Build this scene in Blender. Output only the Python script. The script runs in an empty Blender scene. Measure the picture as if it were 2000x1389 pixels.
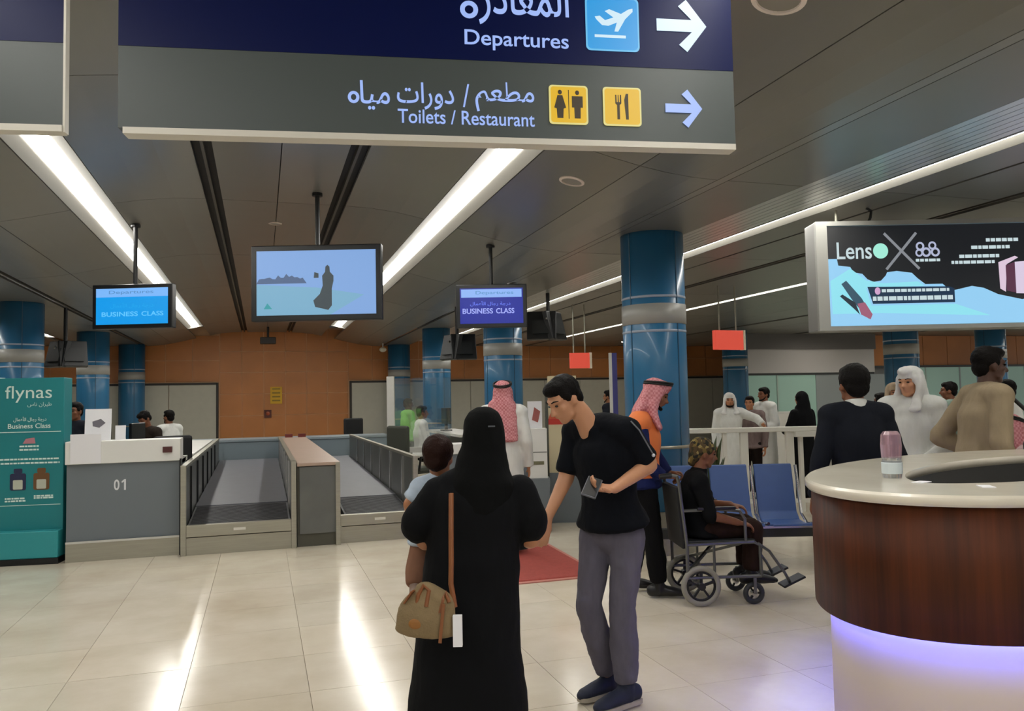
import bpy, bmesh, math, random
from mathutils import Vector, Matrix, noise
random.seed(7)
scene = bpy.context.scene
C = scene.collection
PI = math.pi
R = math.radians
YAW = R(17.582)          # camera looks this far to the right of the hall's long axis (+Y)

# ------------------------------------------------------------------ camera, world, exposure
def setup_camera():
    yaw, pitch, roll = YAW, R(3.147), R(1.2)
    fw = Vector((math.sin(yaw)*math.cos(pitch), math.cos(yaw)*math.cos(pitch), math.sin(pitch)))
    r0 = Vector((math.cos(yaw), -math.sin(yaw), 0)); u0 = r0.cross(fw)
    rt = r0*math.cos(roll) - u0*math.sin(roll); up = r0*math.sin(roll) + u0*math.cos(roll)
    cam = bpy.data.cameras.new('camera'); cam.sensor_width = 36; cam.lens = 1550/2000*36; cam.clip_end = 200
    o = bpy.data.objects.new('camera', cam); C.objects.link(o)
    o.matrix_world = Matrix(((rt.x, up.x, -fw.x, 0), (rt.y, up.y, -fw.y, 0), (rt.z, up.z, -fw.z, 1.55), (0, 0, 0, 1)))
    scene.camera = o
setup_camera()
W = bpy.data.worlds.new('hall_ambient'); scene.world = W; W.use_nodes = True
W.node_tree.nodes['Background'].inputs[0].default_value = (1.0, .98, .94, 1)
W.node_tree.nodes['Background'].inputs[1].default_value = 0.50     # the rest of the lit hall beyond the modelled part
scene.view_settings.view_transform = 'Standard'
scene.view_settings.look = 'None'
scene.view_settings.exposure = 0.0
scene.view_settings.gamma = 1.0
scene.view_settings.use_curve_mapping = False
LIGHT_POWER = 25.0

# ------------------------------------------------------------------ materials
def lin(h):
    h = h.lstrip('#'); v = [int(h[i:i+2], 16)/255 for i in (0, 2, 4)]
    return tuple((x/12.92 if x <= .04045 else ((x+.055)/1.055)**2.4) for x in v) + (1,)
MATS = {}
def mat(name, color, rough=.5, metal=0, emit=0, var=0, scale=6, bump=0, bscale=40, stretch=(1, 1, 1), spec=.5, coat=0, trans=0, alpha=1, sheen=0, emit_color=None):
    if name in MATS: return MATS[name]
    m = bpy.data.materials.new(name); m.use_nodes = True; nt = m.node_tree; N = nt.nodes; L = nt.links
    b = N['Principled BSDF']; c = lin(color) if isinstance(color, str) else color
    b.inputs['Base Color'].default_value = c; b.inputs['Roughness'].default_value = rough; b.inputs['Metallic'].default_value = metal
    b.inputs['Specular IOR Level'].default_value = spec; b.inputs['Coat Weight'].default_value = coat
    b.inputs['Transmission Weight'].default_value = trans; b.inputs['Alpha'].default_value = alpha
    b.inputs['Sheen Weight'].default_value = sheen
    if emit:
        b.inputs['Emission Color'].default_value = lin(emit_color) if emit_color else c; b.inputs['Emission Strength'].default_value = emit
    if var or bump:
        tc = N.new('ShaderNodeTexCoord'); mp = N.new('ShaderNodeMapping'); mp.inputs['Scale'].default_value = stretch
        L.new(tc.outputs['Object'], mp.inputs[0])
    if var:
        nz = N.new('ShaderNodeTexNoise'); nz.inputs['Scale'].default_value = scale; nz.inputs['Detail'].default_value = 5
        L.new(mp.outputs[0], nz.inputs['Vector'])
        rp = N.new('ShaderNodeValToRGB'); rp.color_ramp.elements[0].position = .3; rp.color_ramp.elements[1].position = .7
        rp.color_ramp.elements[0].color = tuple(x*(1-var) for x in c[:3])+(1,); rp.color_ramp.elements[1].color = tuple(min(1, x*(1+var)) for x in c[:3])+(1,)
        L.new(nz.outputs['Fac'], rp.inputs[0]); L.new(rp.outputs[0], b.inputs['Base Color'])
    if bump:
        n2 = N.new('ShaderNodeTexNoise'); n2.inputs['Scale'].default_value = bscale; n2.inputs['Detail'].default_value = 3
        L.new(mp.outputs[0], n2.inputs['Vector'])
        bp = N.new('ShaderNodeBump'); bp.inputs['Strength'].default_value = bump; bp.inputs['Distance'].default_value = .01
        L.new(n2.outputs['Fac'], bp.inputs['Height']); L.new(bp.outputs[0], b.inputs['Normal'])
    MATS[name] = m; return m
def fabric(name, color, var=.18, rough=.9): return mat(name, color, rough, var=var, scale=14, bump=.35, bscale=22, stretch=(1.6, 1.6, .5), spec=.15)
def glow(name, color, strength=1): return mat(name, '#050505', .4, emit=max(.85, strength)*1.05, emit_color=color)      # backlit print and screens; the unlit red signs borrow it for brightness

def checked_cloth(name, base, other, scale=60):
    if name in MATS: return MATS[name]
    m = bpy.data.materials.new(name); m.use_nodes = True; nt = m.node_tree; N = nt.nodes; L = nt.links; b = N['Principled BSDF']
    tc = N.new('ShaderNodeTexCoord'); ck = N.new('ShaderNodeTexChecker'); ck.inputs['Scale'].default_value = scale
    nz = N.new('ShaderNodeTexNoise'); nz.inputs['Scale'].default_value = 7; nz.inputs['Detail'].default_value = 4
    ck.inputs['Color1'].default_value = lin(base); ck.inputs['Color2'].default_value = lin(other)
    mx = N.new('ShaderNodeMix'); mx.data_type = 'RGBA'; mx.inputs['A'].default_value = lin(base)
    L.new(tc.outputs['Object'], ck.inputs['Vector']); L.new(tc.outputs['Object'], nz.inputs['Vector'])
    L.new(nz.outputs['Fac'], mx.inputs['Factor']); L.new(ck.outputs['Color'], mx.inputs['B']); L.new(mx.outputs['Result'], b.inputs['Base Color'])
    b.inputs['Roughness'].default_value = .9; b.inputs['Specular IOR Level'].default_value = .15
    MATS[name] = m; return m
def mottled(name, cols, scale=20):
    m = bpy.data.materials.new(name); m.use_nodes = True; nt = m.node_tree; N = nt.nodes; L = nt.links; b = N['Principled BSDF']
    tc = N.new('ShaderNodeTexCoord'); v = N.new('ShaderNodeTexVoronoi'); v.inputs['Scale'].default_value = scale
    rp = N.new('ShaderNodeValToRGB'); rp.color_ramp.interpolation = 'CONSTANT'
    for i, c in enumerate(cols):
        e = rp.color_ramp.elements[i] if i < 2 else rp.color_ramp.elements.new(i/len(cols))
        e.position = i/len(cols); e.color = lin(c)
    L.new(tc.outputs['Object'], v.inputs['Vector']); L.new(v.outputs['Color'], rp.inputs[0]); L.new(rp.outputs[0], b.inputs['Base Color'])
    b.inputs['Roughness'].default_value = .9; MATS[name] = m; return m
def wood_veneer(name, dark, light):
    m = bpy.data.materials.new(name); m.use_nodes = True; nt = m.node_tree; N = nt.nodes; L = nt.links; b = N['Principled BSDF']
    tc = N.new('ShaderNodeTexCoord'); mp = N.new('ShaderNodeMapping'); mp.inputs['Scale'].default_value = (9, 9, .35)
    n1 = N.new('ShaderNodeTexNoise'); n1.inputs['Scale'].default_value = 1.6; n1.inputs['Detail'].default_value = 8; n1.inputs['Roughness'].default_value = .65
    rp = N.new('ShaderNodeValToRGB'); rp.color_ramp.elements[0].position = .28; rp.color_ramp.elements[1].position = .78
    rp.color_ramp.elements[0].color = lin(dark); rp.color_ramp.elements[1].color = lin(light)
    L.new(tc.outputs['Object'], mp.inputs[0]); L.new(mp.outputs[0], n1.inputs['Vector']); L.new(n1.outputs['Fac'], rp.inputs[0]); L.new(rp.outputs[0], b.inputs['Base Color'])
    b.inputs['Roughness'].default_value = .55; b.inputs['Specular IOR Level'].default_value = .25; MATS[name] = m; return m

M_white = mat('white_laminate', '#c9c8c2', .4, var=.04)
M_paper = mat('white_paper', '#e4e4e8', .8)
M_black = mat('black_plastic', '#0b0d11', .35)
M_blackm = mat('black_metal', '#0c0c0d', .45)
M_steel = mat('brushed_steel', '#a5a294', .38, metal=.75, var=.06, scale=3, stretch=(1, 1, 20))
M_steel_d = mat('dark_steel', '#6d6f6c', .42, metal=.7, var=.08, scale=4)
M_chrome = mat('chrome', '#c8c8c8', .15, metal=1)
M_darkgrey = mat('dark_grey_plastic', '#2b2e31', .5)

# ------------------------------------------------------------------ mesh helpers
class MB:
    def __init__(s): s.v = []; s.f = []
    def add(s, vs, fs):
        n = len(s.v); s.v += [tuple(v) for v in vs]; s.f += [tuple(i+n for i in f) for f in fs]; return s
    def box(s, x0, y0, z0, x1, y1, z1):
        vs = [(x, y, z) for z in (z0, z1) for y in (y0, y1) for x in (x0, x1)]
        return s.add(vs, [(0, 2, 3, 1), (4, 5, 7, 6), (0, 1, 5, 4), (2, 6, 7, 3), (0, 4, 6, 2), (1, 3, 7, 5)])
    def rod(s, p, q, r, r2=None, n=12):
        p = Vector(p); q = Vector(q); r2 = r if r2 is None else r2
        t = (q-p).normalized(); a = t.orthogonal().normalized(); b = t.cross(a)
        vs = [p+(a*math.cos(2*PI*i/n)+b*math.sin(2*PI*i/n))*r for i in range(n)] + [q+(a*math.cos(2*PI*i/n)+b*math.sin(2*PI*i/n))*r2 for i in range(n)]
        fs = [(i, (i+1) % n, n+(i+1) % n, n+i) for i in range(n)] + [tuple(range(n-1, -1, -1)), tuple(range(n, 2*n))]
        return s.add(vs, fs)
    def bar(s, p, q, w, h):
        p = Vector(p); q = Vector(q); t = (q-p).normalized(); up = Vector((0, 0, 1)) if abs(t.z) < .95 else Vector((0, 1, 0))
        a = t.cross(up).normalized()*w/2; b = a.normalized().cross(t)*h/2
        vs = [x+y for x in (p, q) for y in (-a-b, a-b, a+b, -a+b)]
        return s.add(vs, [(0, 1, 2, 3), (7, 6, 5, 4), (0, 4, 5, 1), (1, 5, 6, 2), (2, 6, 7, 3), (3, 7, 4, 0)])
    def prism(s, poly, y0, y1):          # poly in (x, z), extruded along y
        n = len(poly)
        vs = [(x, y0, z) for x, z in poly] + [(x, y1, z) for x, z in poly]
        return s.add(vs, [tuple(range(n)), tuple(range(2*n-1, n-1, -1))] + [(i, n+i, n+(i+1) % n, (i+1) % n) for i in range(n)])
    def prism_x(s, poly, x0, x1):        # poly in (y, z), extruded along x
        n = len(poly)
        vs = [(x0, y, z) for y, z in poly] + [(x1, y, z) for y, z in poly]
        return s.add(vs, [tuple(range(n)), tuple(range(2*n-1, n-1, -1))] + [(i, n+i, n+(i+1) % n, (i+1) % n) for i in range(n)])
    def lathe(s, prof, c=(0, 0, 0), n=48, a0=0, a1=2*PI):
        full = abs(a1-a0-2*PI) < 1e-6; m = n if full else n+1; k = len(prof)
        vs = []
        for i in range(m):
            a = a0+(a1-a0)*i/n
            vs += [(c[0]+r*math.cos(a), c[1]+r*math.sin(a), c[2]+z) for r, z in prof]
        fs = []
        for i in range(n):
            j = (i+1) % m
            fs += [(i*k+q, j*k+q, j*k+(q+1) % k, i*k+(q+1) % k) for q in range(k)]
        if not full: fs += [tuple(range(k-1, -1, -1)), tuple(range((m-1)*k, m*k))]
        return s.add(vs, fs)
    def ball(s, c, r, n=14, m=8):
        r = (r, r, r) if not hasattr(r, '__len__') else r
        vs = [(c[0], c[1], c[2]-r[2])]
        for j in range(1, m):
            t = PI*j/m
            vs += [(c[0]+r[0]*math.sin(t)*math.cos(2*PI*i/n), c[1]+r[1]*math.sin(t)*math.sin(2*PI*i/n), c[2]-r[2]*math.cos(t)) for i in range(n)]
        vs.append((c[0], c[1], c[2]+r[2])); e = len(vs)-1
        fs = [(0, 1+(i+1) % n, 1+i) for i in range(n)]
        for j in range(m-2):
            fs += [(1+j*n+i, 1+j*n+(i+1) % n, 1+(j+1)*n+(i+1) % n, 1+(j+1)*n+i) for i in range(n)]
        fs += [(1+(m-2)*n+i, 1+(m-2)*n+(i+1) % n, e) for i in range(n)]
        return s.add(vs, fs)
    def path(s, pts, r, n=10):
        pts = [Vector(p) for p in pts]; k = len(pts); vs = []; pa = None
        for i, p in enumerate(pts):
            t = (pts[min(i+1, k-1)]-pts[max(i-1, 0)]).normalized()
            a = t.orthogonal() if pa is None else pa-t*pa.dot(t)
            a.normalize(); pa = a; b = t.cross(a)
            rr = r[i] if hasattr(r, '__len__') else r
            vs += [p+(a*math.cos(2*PI*q/n)+b*math.sin(2*PI*q/n))*rr for q in range(n)]
        fs = [(i*n+q, i*n+(q+1) % n, (i+1)*n+(q+1) % n, (i+1)*n+q) for i in range(k-1) for q in range(n)]
        fs += [tuple(range(n-1, -1, -1)), tuple(range((k-1)*n, k*n))]
        return s.add(vs, fs)
    def torus(s, c, axis, rr, r, n=28, m=8):
        axis = Vector(axis).normalized(); a = axis.orthogonal().normalized(); b = axis.cross(a); c = Vector(c); vs = []
        for i in range(n):
            d = a*math.cos(2*PI*i/n)+b*math.sin(2*PI*i/n)
            vs += [c+d*(rr+r*math.cos(2*PI*j/m))+axis*r*math.sin(2*PI*j/m) for j in range(m)]
        return s.add(vs, [(i*m+j, ((i+1) % n)*m+j, ((i+1) % n)*m+(j+1) % m, i*m+(j+1) % m) for i in range(n) for j in range(m)])
    def mesh(s, name):
        me = bpy.data.meshes.new(name); me.from_pydata(s.v, [], s.f); me.validate()
        bm = bmesh.new(); bm.from_mesh(me); bmesh.ops.recalc_face_normals(bm, faces=bm.faces); bm.to_mesh(me); bm.free()
        return me
    def build(s, name, m, parent=None, bevel=0, smooth=False, loc=None, rz=None):
        o = bpy.data.objects.new(name, s.mesh(name)); C.objects.link(o); o.data.materials.append(m)
        if smooth:
            for p in o.data.polygons: p.use_smooth = True
        if parent: o.parent = parent
        if loc: o.location = loc
        if rz is not None: o.rotation_euler = (0, 0, rz)
        if bevel:
            b = o.modifiers.new('bevel', 'BEVEL'); b.width = bevel; b.segments = 2; b.limit_method = 'ANGLE'
        if smooth and not bevel:
            pass
        return o
def box(name, m, parent, a, b, bevel=0): return MB().box(*a, *b).build(name, m, parent, bevel)
def tag(o, label=None, cat=None, group=None, kind=None):
    if label: o['label'] = label
    if cat: o['category'] = cat
    if group: o['group'] = group
    if kind: o['kind'] = kind
    return o
def thing(name, loc, rz, label, cat, group=None):
    o = bpy.data.objects.new(name, None); C.objects.link(o); o.location = loc; o.rotation_euler = (0, 0, rz); o.empty_display_size = .2
    return tag(o, label, cat, group)
def struct(o): o['kind'] = 'structure'; return o
def inst(src, parent, loc=None, rot=None, name=None):
    o = src.copy(); C.objects.link(o); o.parent = parent
    if loc is not None: o.location = loc
    if rot is not None: o.rotation_euler = rot
    return o
def copy_tree(o, parent=None):
    c = o.copy(); C.objects.link(c); c.parent = parent
    for ch in list(o.children): copy_tree(ch, c)
    return c

# flat print on a panel (panel frame: x right, z up, faces -y)
def poly(name, pts, m, parent, y, t=.0015):
    return MB().prism(pts, y-t, y).build(name, m, parent)
def rrect(x0, z0, x1, z1, r, n=5):
    out = []
    for cx, cz, a in ((x1-r, z1-r, 0), (x0+r, z1-r, 90), (x0+r, z0+r, 180), (x1-r, z0+r, 270)):
        out += [(cx+r*math.cos(R(a+90*i/n)), cz+r*math.sin(R(a+90*i/n))) for i in range(n+1)]
    return out
AF = {'ا': (0xFE8D, 0xFE8E, 0, 0), 'أ': (0xFE83, 0xFE84, 0, 0), 'ب': (0xFE8F, 0xFE90, 0xFE91, 0xFE92), 'ة': (0xFE93, 0xFE94, 0, 0), 'ت': (0xFE95, 0xFE96, 0xFE97, 0xFE98), 'ج': (0xFE9D, 0xFE9E, 0xFE9F, 0xFEA0), 'د': (0xFEA9, 0xFEAA, 0, 0), 'ر': (0xFEAD, 0xFEAE, 0, 0), 'س': (0xFEB1, 0xFEB2, 0xFEB3, 0xFEB4), 'ط': (0xFEC1, 0xFEC2, 0xFEC3, 0xFEC4), 'ع': (0xFEC9, 0xFECA, 0xFECB, 0xFECC), 'غ': (0xFECD, 0xFECE, 0xFECF, 0xFED0), 'ل': (0xFEDD, 0xFEDE, 0xFEDF, 0xFEE0), 'م': (0xFEE1, 0xFEE2, 0xFEE3, 0xFEE4), 'ن': (0xFEE5, 0xFEE6, 0xFEE7, 0xFEE8), 'ه': (0xFEE9, 0xFEEA, 0xFEEB, 0xFEEC), 'و': (0xFEED, 0xFEEE, 0, 0), 'ي': (0xFEF1, 0xFEF2, 0xFEF3, 0xFEF4)}
def arabic(s):
    out = []
    for i, ch in enumerate(s):
        if ch not in AF: out.append(ch); continue
        p = i > 0 and s[i-1] in AF and AF[s[i-1]][2] != 0
        n = i < len(s)-1 and s[i+1] in AF and AF[ch][2] != 0
        out.append(chr(AF[ch][3 if p and n else 1 if p else 2 if n else 0]))
    return ''.join(reversed(out))
TEXTS = []
def text(body, fit, m, parent, y, bold=0, name='lettering'):
    """fit = (x0, z0, x1, z1) box of the inked letters on the panel"""
    cu = bpy.data.curves.new('letters', 'FONT'); cu.body = body; cu.offset = bold; cu.resolution_u = 5
    o = bpy.data.objects.new('letters', cu); C.objects.link(o)
    TEXTS.append((o, fit, m, parent, y, name))
REMESH = []
def bake_all():
    dg = bpy.context.evaluated_depsgraph_get()
    for o, (x0, z0, x1, z1), m, parent, y, name in TEXTS:
        me = bpy.data.meshes.new_from_object(o.evaluated_get(dg))
        xs = [v.co.x for v in me.vertices]; ys = [v.co.y for v in me.vertices]
        a0, a1, b0, b1 = min(xs), max(xs), min(ys), max(ys)
        for v in me.vertices:
            v.co = (x0+(v.co.x-a0)/(a1-a0)*(x1-x0), y, z0+(v.co.y-b0)/(b1-b0)*(z1-z0))
        me.materials.clear(); me.materials.append(m)
        n = bpy.data.objects.new(name, me); C.objects.link(n); n.parent = parent
    for o in REMESH:
        me = bpy.data.meshes.new_from_object(o.evaluated_get(dg))
        old = o.data; ms = list(old.materials); o.modifiers.clear(); o.data = me
        me.materials.clear()
        for q in ms: me.materials.append(q)
        for p in me.polygons: p.use_smooth = True; p.material_index = 0
    for t in TEXTS:
        cu = t[0].data; bpy.data.objects.remove(t[0]); bpy.data.curves.remove(cu)

# ================================================================== THE SETTING
def ceil_z(x):
    u = abs(x-.16)
    return 3.2+.4*(1 if u < .7 else 0 if u > 3.2 else .5*(1+math.cos(PI*(u-.7)/2.5)))
Y_WALL = 23.6
# ---- floor
def build_floor():
    fl = MB().box(-12, -6, -.12, 27, 26, -.006).build('floor', mat('floor_grout', '#b3a894', .6)); struct(fl)
    fl['label'] = 'polished cream stone tiled hall floor'
    m = bpy.data.materials.new('polished_cream_stone'); m.use_nodes = True; N = m.node_tree.nodes; L = m.node_tree.links; b = N['Principled BSDF']
    tc = N.new('ShaderNodeTexCoord'); oi = N.new('ShaderNodeObjectInfo'); geo = N.new('ShaderNodeNewGeometry')
    nz = N.new('ShaderNodeTexNoise'); nz.inputs['Scale'].default_value = 1.3; nz.inputs['Detail'].default_value = 7; nz.inputs['Roughness'].default_value = .6
    L.new(geo.outputs['Position'], nz.inputs['Vector'])
    rp = N.new('ShaderNodeValToRGB'); rp.color_ramp.elements[0].position = .3; rp.color_ramp.elements[1].position = .72
    rp.color_ramp.elements[0].color = lin('#c6baa6'); rp.color_ramp.elements[1].color = lin('#dcd4c4')
    hs = N.new('ShaderNodeHueSaturation'); mr = N.new('ShaderNodeMapRange'); mr.inputs['To Min'].default_value = .95; mr.inputs['To Max'].default_value = 1.04
    L.new(nz.outputs['Fac'], rp.inputs[0]); L.new(oi.outputs['Random'], mr.inputs['Value']); L.new(mr.outputs[0], hs.inputs['Value'])
    L.new(rp.outputs[0], hs.inputs['Color']); L.new(hs.outputs[0], b.inputs['Base Color'])
    b.inputs['Roughness'].default_value = .16; b.inputs['Specular IOR Level'].default_value = .55
    T, g = .65, .0015
    me = MB().box(-T/2+g, -T/2+g, -.012, T/2-g, T/2-g, 0).mesh('floor_tile'); me.materials.append(m)
    rest = MB()
    i0, i1 = -15, 38
    for i in range(i0, i1):
        for j in range(-8, 38):
            x, y = .245+T*(i+.5), .6+T*(j+.5)
            d = y*math.cos(YAW)+x*math.sin(YAW); l = x*math.cos(YAW)-y*math.sin(YAW)
            near = 2.2 < d < 9.4 and abs(l) < .70*d+.5 and not (x < 1.9 and y > 9.2)
            if near:
                o = bpy.data.objects.new('floor_tile', me); C.objects.link(o); o.parent = fl; o.location = (x, y, random.uniform(0, .0006))
            else:
                rest.box(x-T/2+g, y-T/2+g, -.012, x+T/2-g, y+T/2-g, 0)
    r = rest.build('floor_tiling', m, fl); r['kind'] = 'stuff'
build_floor()

# ---- ceiling: metal panels with dark slots and light troughs between them
SLOTS = [(-3.02, .14), (-.44, .15), (.77, .15), (3.40, .09), (5.32, .03), (6.2, .15), (11.1, .18)]
LIGHTS = [(14.2, .16, .10), (17.6, .16, .10), (-4.62, .16, .10), (-1.53, .36, .15), (1.86, .36, .15), (4.79, .20, .11), (7.85, .14, .12)]  # the two rightmost are added fill lights, out of sight
BAND = (4.14, 4.66)
def build_ceiling():
    c = MB().box(-12, -6, 3.85, 27, 26, 4.0).build('ceiling', mat('ceiling_void', '#26241f', .8)); struct(c)
    c['label'] = 'grey metal panel ceiling of the hall with a shallow raised bay'
    mp = bpy.data.materials.new('grey_metal_ceiling'); mp.use_nodes = True; N = mp.node_tree.nodes; L = mp.node_tree.links; b = N['Principled BSDF']
    oi = N.new('ShaderNodeObjectInfo'); mr = N.new('ShaderNodeMapRange'); mr.inputs['To Min'].default_value = .9; mr.inputs['To Max'].default_value = 1.08
    hs = N.new('ShaderNodeHueSaturation'); hs.inputs['Color'].default_value = lin('#817f78')
    L.new(oi.outputs['Random'], mr.inputs['Value']); L.new(mr.outputs[0], hs.inputs['Value']); L.new(hs.outputs[0], b.inputs['Base Color'])
    b.inputs['Metallic'].default_value = .35; b.inputs['Roughness'].default_value = .33
    tc = N.new('ShaderNodeNewGeometry'); nz = N.new('ShaderNodeTexNoise'); nz.inputs['Scale'].default_value = 1.1; nz.inputs['Detail'].default_value = 2
    bp = N.new('ShaderNodeBump'); bp.inputs['Strength'].default_value = .12; bp.inputs['Distance'].default_value = .05
    L.new(tc.outputs['Position'], nz.inputs['Vector']); L.new(nz.outputs['Fac'], bp.inputs['Height']); L.new(bp.outputs[0], b.inputs['Normal'])
    gaps = sorted([(x-w/2, x+w/2) for x, w in SLOTS]+[(x-w/2, x+w/2) for x, w, _ in LIGHTS]+[BAND])
    segs = []; x = -9.4
    for a, e in gaps: segs.append((x, a)); x = e
    segs.append((x, 26.5))
    ys = [-6, 2.2]+[2.2+(Y_WALL-2.2)*i/7 for i in range(1, 8)]
    cols = []
    for a, e in segs:
        n = max(1, round((e-a)/(.62 if a < 6.2 else 1.1)))
        cols += [(a+(e-a)*i/n, a+(e-a)*(i+1)/n) for i in range(n)]
    for a, e in cols:
        g = .004; k = 3
        for y0, y1 in zip(ys, ys[1:]):
            mb = MB(); vs = []
            for y in (y0+g, y1-g):
                for i in range(k+1):
                    xx = a+g+(e-a-2*g)*i/k; z = ceil_z(xx); vs += [(xx, y, z), (xx, y, z+.03)]
            m2 = 2*(k+1); fs = []
            for i in range(k):
                fs += [(2*i, 2*i+2, m2+2*i+2, m2+2*i), (2*i+1, m2+2*i+1, m2+2*i+3, 2*i+3), (2*i, 2*i+1, 2*i+3, 2*i+2), (m2+2*i, m2+2*i+2, m2+2*i+3, m2+2*i+1)]
            fs += [(0, m2, m2+1, 1), (2*k, 2*k+1, m2+2*k+1, m2+2*k)]
            mb.add(vs, fs).build('ceiling_panel', mp, c)
    ms = mat('dark_slot', '#17130e', .7)
    for x, w in SLOTS:
        z = ceil_z(x); mb = MB().box(x-w/2-.01, -6, z+.05, x+w/2+.01, Y_WALL, z+.09)
        mb.build('ceiling_slot', ms, c)
        if w > .12: MB().box(x-.012, -6, z+.004, x+.012, Y_WALL, z+.05).build('slot_bar', mat('slot_bar', '#4a463e', .5), c)
    for yy in (-6, 2.2, 6.4): MB().box(3.359, yy+.004, 3.2, 3.441, (2.2, 6.4, 10.6)[(-6, 2.2, 6.4).index(yy)]-.004, 3.23).build('ceiling_panel', mp, c)
    # reflective slatted band beside the column row
    mbnd = mat('polished_slats', '#d2d1ce', .28, metal=.7)
    n = 7; a, e = BAND
    for i in range(n):
        xa = a+(e-a)*i/n; xb = a+(e-a)*(i+1)/n-.006
        MB().prism([(xa, 3.2), (xb, 3.2), (xb-.01, 3.225), (xa+.01, 3.225)], 0, Y_WALL-2).build('metal_slat', mbnd, c, loc=(0, 0, 0))
    MB().box(a, 0, 3.25, e, Y_WALL-2, 3.27).build('band_backing', ms, c)
build_ceiling()

# ---- linear ceiling lights
def linear_light(x, w, core, y0, y1, label, group='linear ceiling lights'):
    z = ceil_z(x); o = thing('linear_ceiling_light', (x, y0, z), 0, label, 'ceiling light', group)
    L = y1-y0; sl = math.atan2(ceil_z(x+.15)-ceil_z(x-.15), .3)
    h = MB()
    for s in (-1, 1):
        h.prism([(s*core/2, .055), (s*w/2, .0), (s*w/2, .02), (s*core/2, .075)], 0, L)
    h.box(-w/2, -.02, 0, w/2, 0, .07); h.box(-w/2, L, 0, w/2, L+.02, .07)
    a = h.build('housing', mat('light_housing', '#8d8b84', .45), o)
    d = MB().box(-core/2, 0, .045, core/2, L, .07).build('diffuser', mat('light_diffuser', '#fffcf4', .5, emit=LIGHT_POWER), o)
    for q in (a, d): q.rotation_euler = (0, -sl, 0)
linear_light(-1.53, .36, .15, -5, 20.8, 'wide bright linear ceiling light left of the hanging television, over the left conveyor')
linear_light(1.86, .36, .15, -5, 20.4, 'wide bright linear ceiling light right of the hanging television, ending near the orange wall')
linear_light(4.79, .20, .075, -5, 20.6, 'slim linear ceiling light along the polished slats beside the big blue column')
linear_light(7.85, .14, .12, -5, 20.6, 'slim linear ceiling light crossing behind the hanging red sign')
linear_light(-4.62, .16, .10, -5, 20.6, 'linear ceiling light at far left beyond the blue columns')
linear_light(14.2, .16, .10, -5, 16, 'added linear light far right, hidden by the light box, brightening the offices')  # added lamp, kept out of sight, to lift the dim office front
linear_light(17.6, .16, .10, -5, 17, 'added unseen linear light beyond the right edge, brightening the right side')  # added off-view lamp that brightens the right side of the hall
def downlight(x, y, r, label, lit=False):
    z = ceil_z(x); o = thing('round_downlight', (x, y, z), 0, label, 'ceiling light', 'round downlights')
    sl = math.atan2(ceil_z(x+.1)-ceil_z(x-.1), .2)
    a = MB().lathe([(r, -.006), (r*.80, -.012), (r*.78, .004), (r, .004)], n=32).build('trim_ring', mat('downlight_ring', '#e0d3c8', .5), o)
    b = MB().lathe([(.001, -.002), (r*.80, -.002), (r*.80, .004), (.001, .004)], n=32).build('lens', mat('downlight_lens', '#8a857c', .3) if not lit else mat('added_downlight_lit', '#fff4e4', .4, emit=120), o)
    for q in (a, b): q.rotation_euler = (0, -sl, 0)
downlight(2.27, 3.0, .125, 'large round ceiling speaker ring just right of the departures sign')
downlight(2.43, 5.95, .105, 'round ceiling downlight between departures sign and big blue column')
downlight(.16, 9.3, .075, 'small pale round downlight between the two middle ceiling slots')
downlight(10.4, 21.6, .13, 'added lit downlight brightening the grey partition right of the big column', True)  # extra lamp added because the partition here rendered too dark
downlight(14.8, 17.4, .13, 'added lit downlight brightening the grey bulkhead over the glass offices', True)  # extra lamp added to lighten the bulkhead

# ---- back wall with orange panels
M_orange = mat('orange_wood_panel', '#bd7a40', .45, var=.10, scale=1.2)
def build_back_wall():
    w = MB().box(-9.5, Y_WALL, 0, 16.2, Y_WALL+.3, 3.75).build('wall_back', mat('panel_joint', '#dcae82', .6)); struct(w)
    w['label'] = 'back wall clad in orange wood panels behind the conveyors'
    def panel(x0, x1, z0, z1):
        MB().box(x0+.010, Y_WALL-.02, z0+.010, x1-.010, Y_WALL, z1-.010).build('wall_panel', M_orange, w)
    x = -1.10; rows = [.0, .62, 1.24, 1.85, 2.46, 3.05, 3.7]
    for i in range(6):
        for z0, z1 in zip(rows, rows[1:]): panel(-1.10+i*.588, -1.10+(i+1)*.588, z0, z1)
    for k in range(-12, 0):
        for z0, z1 in ((2.2, 2.8), (2.8, 3.5)): panel(-1.10+k*.70, -1.10+(k+1)*.70, z0, z1)
    for k in range(0, 19):
        for z0, z1 in ((2.2, 2.8), (2.8, 3.5)): panel(2.43+k*.70, 2.43+(k+1)*.70, z0, z1)
    mg = mat('grey_partition', '#bab8aa', .5, var=.03); md = mat('dark_trim', '#2a241e', .5)
    for x0, x1, n in ((-8.6, -1.16, 6), (2.49, 15.7, 11)):
        for i in range(n):
            a = x0+(x1-x0)*i/n; e = x0+(x1-x0)*(i+1)/n
            MB().box(a+.008, Y_WALL-.12, 0, e-.008, Y_WALL-.06, 2.12).build('partition_panel', mg, w)
        MB().box(x0, Y_WALL-.14, 2.12, x1, Y_WALL-.05, 2.18).build('partition_rail', md, w)
    for xx in (-1.16, 2.49): MB().box(xx-.03, Y_WALL-.14, 0, xx+.03, Y_WALL-.04, 2.18).build('partition_post', md, w)
build_back_wall()
s = thing('wall_sign', (.41, Y_WALL-.035, 1.8), 0, 'yellow notice board fixed on the orange back wall', 'sign')
box('board', mat('yellow_board', '#d8a80e', .5), s, (-.16, -.02, -.24), (.16, 0, .24))
for i in range(4): box('symbol', mat('yellow_symbol', '#8f7417', .5), s, (-.11, -.023, .16-i*.11), (.11, -.02, .20-i*.11))
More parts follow.
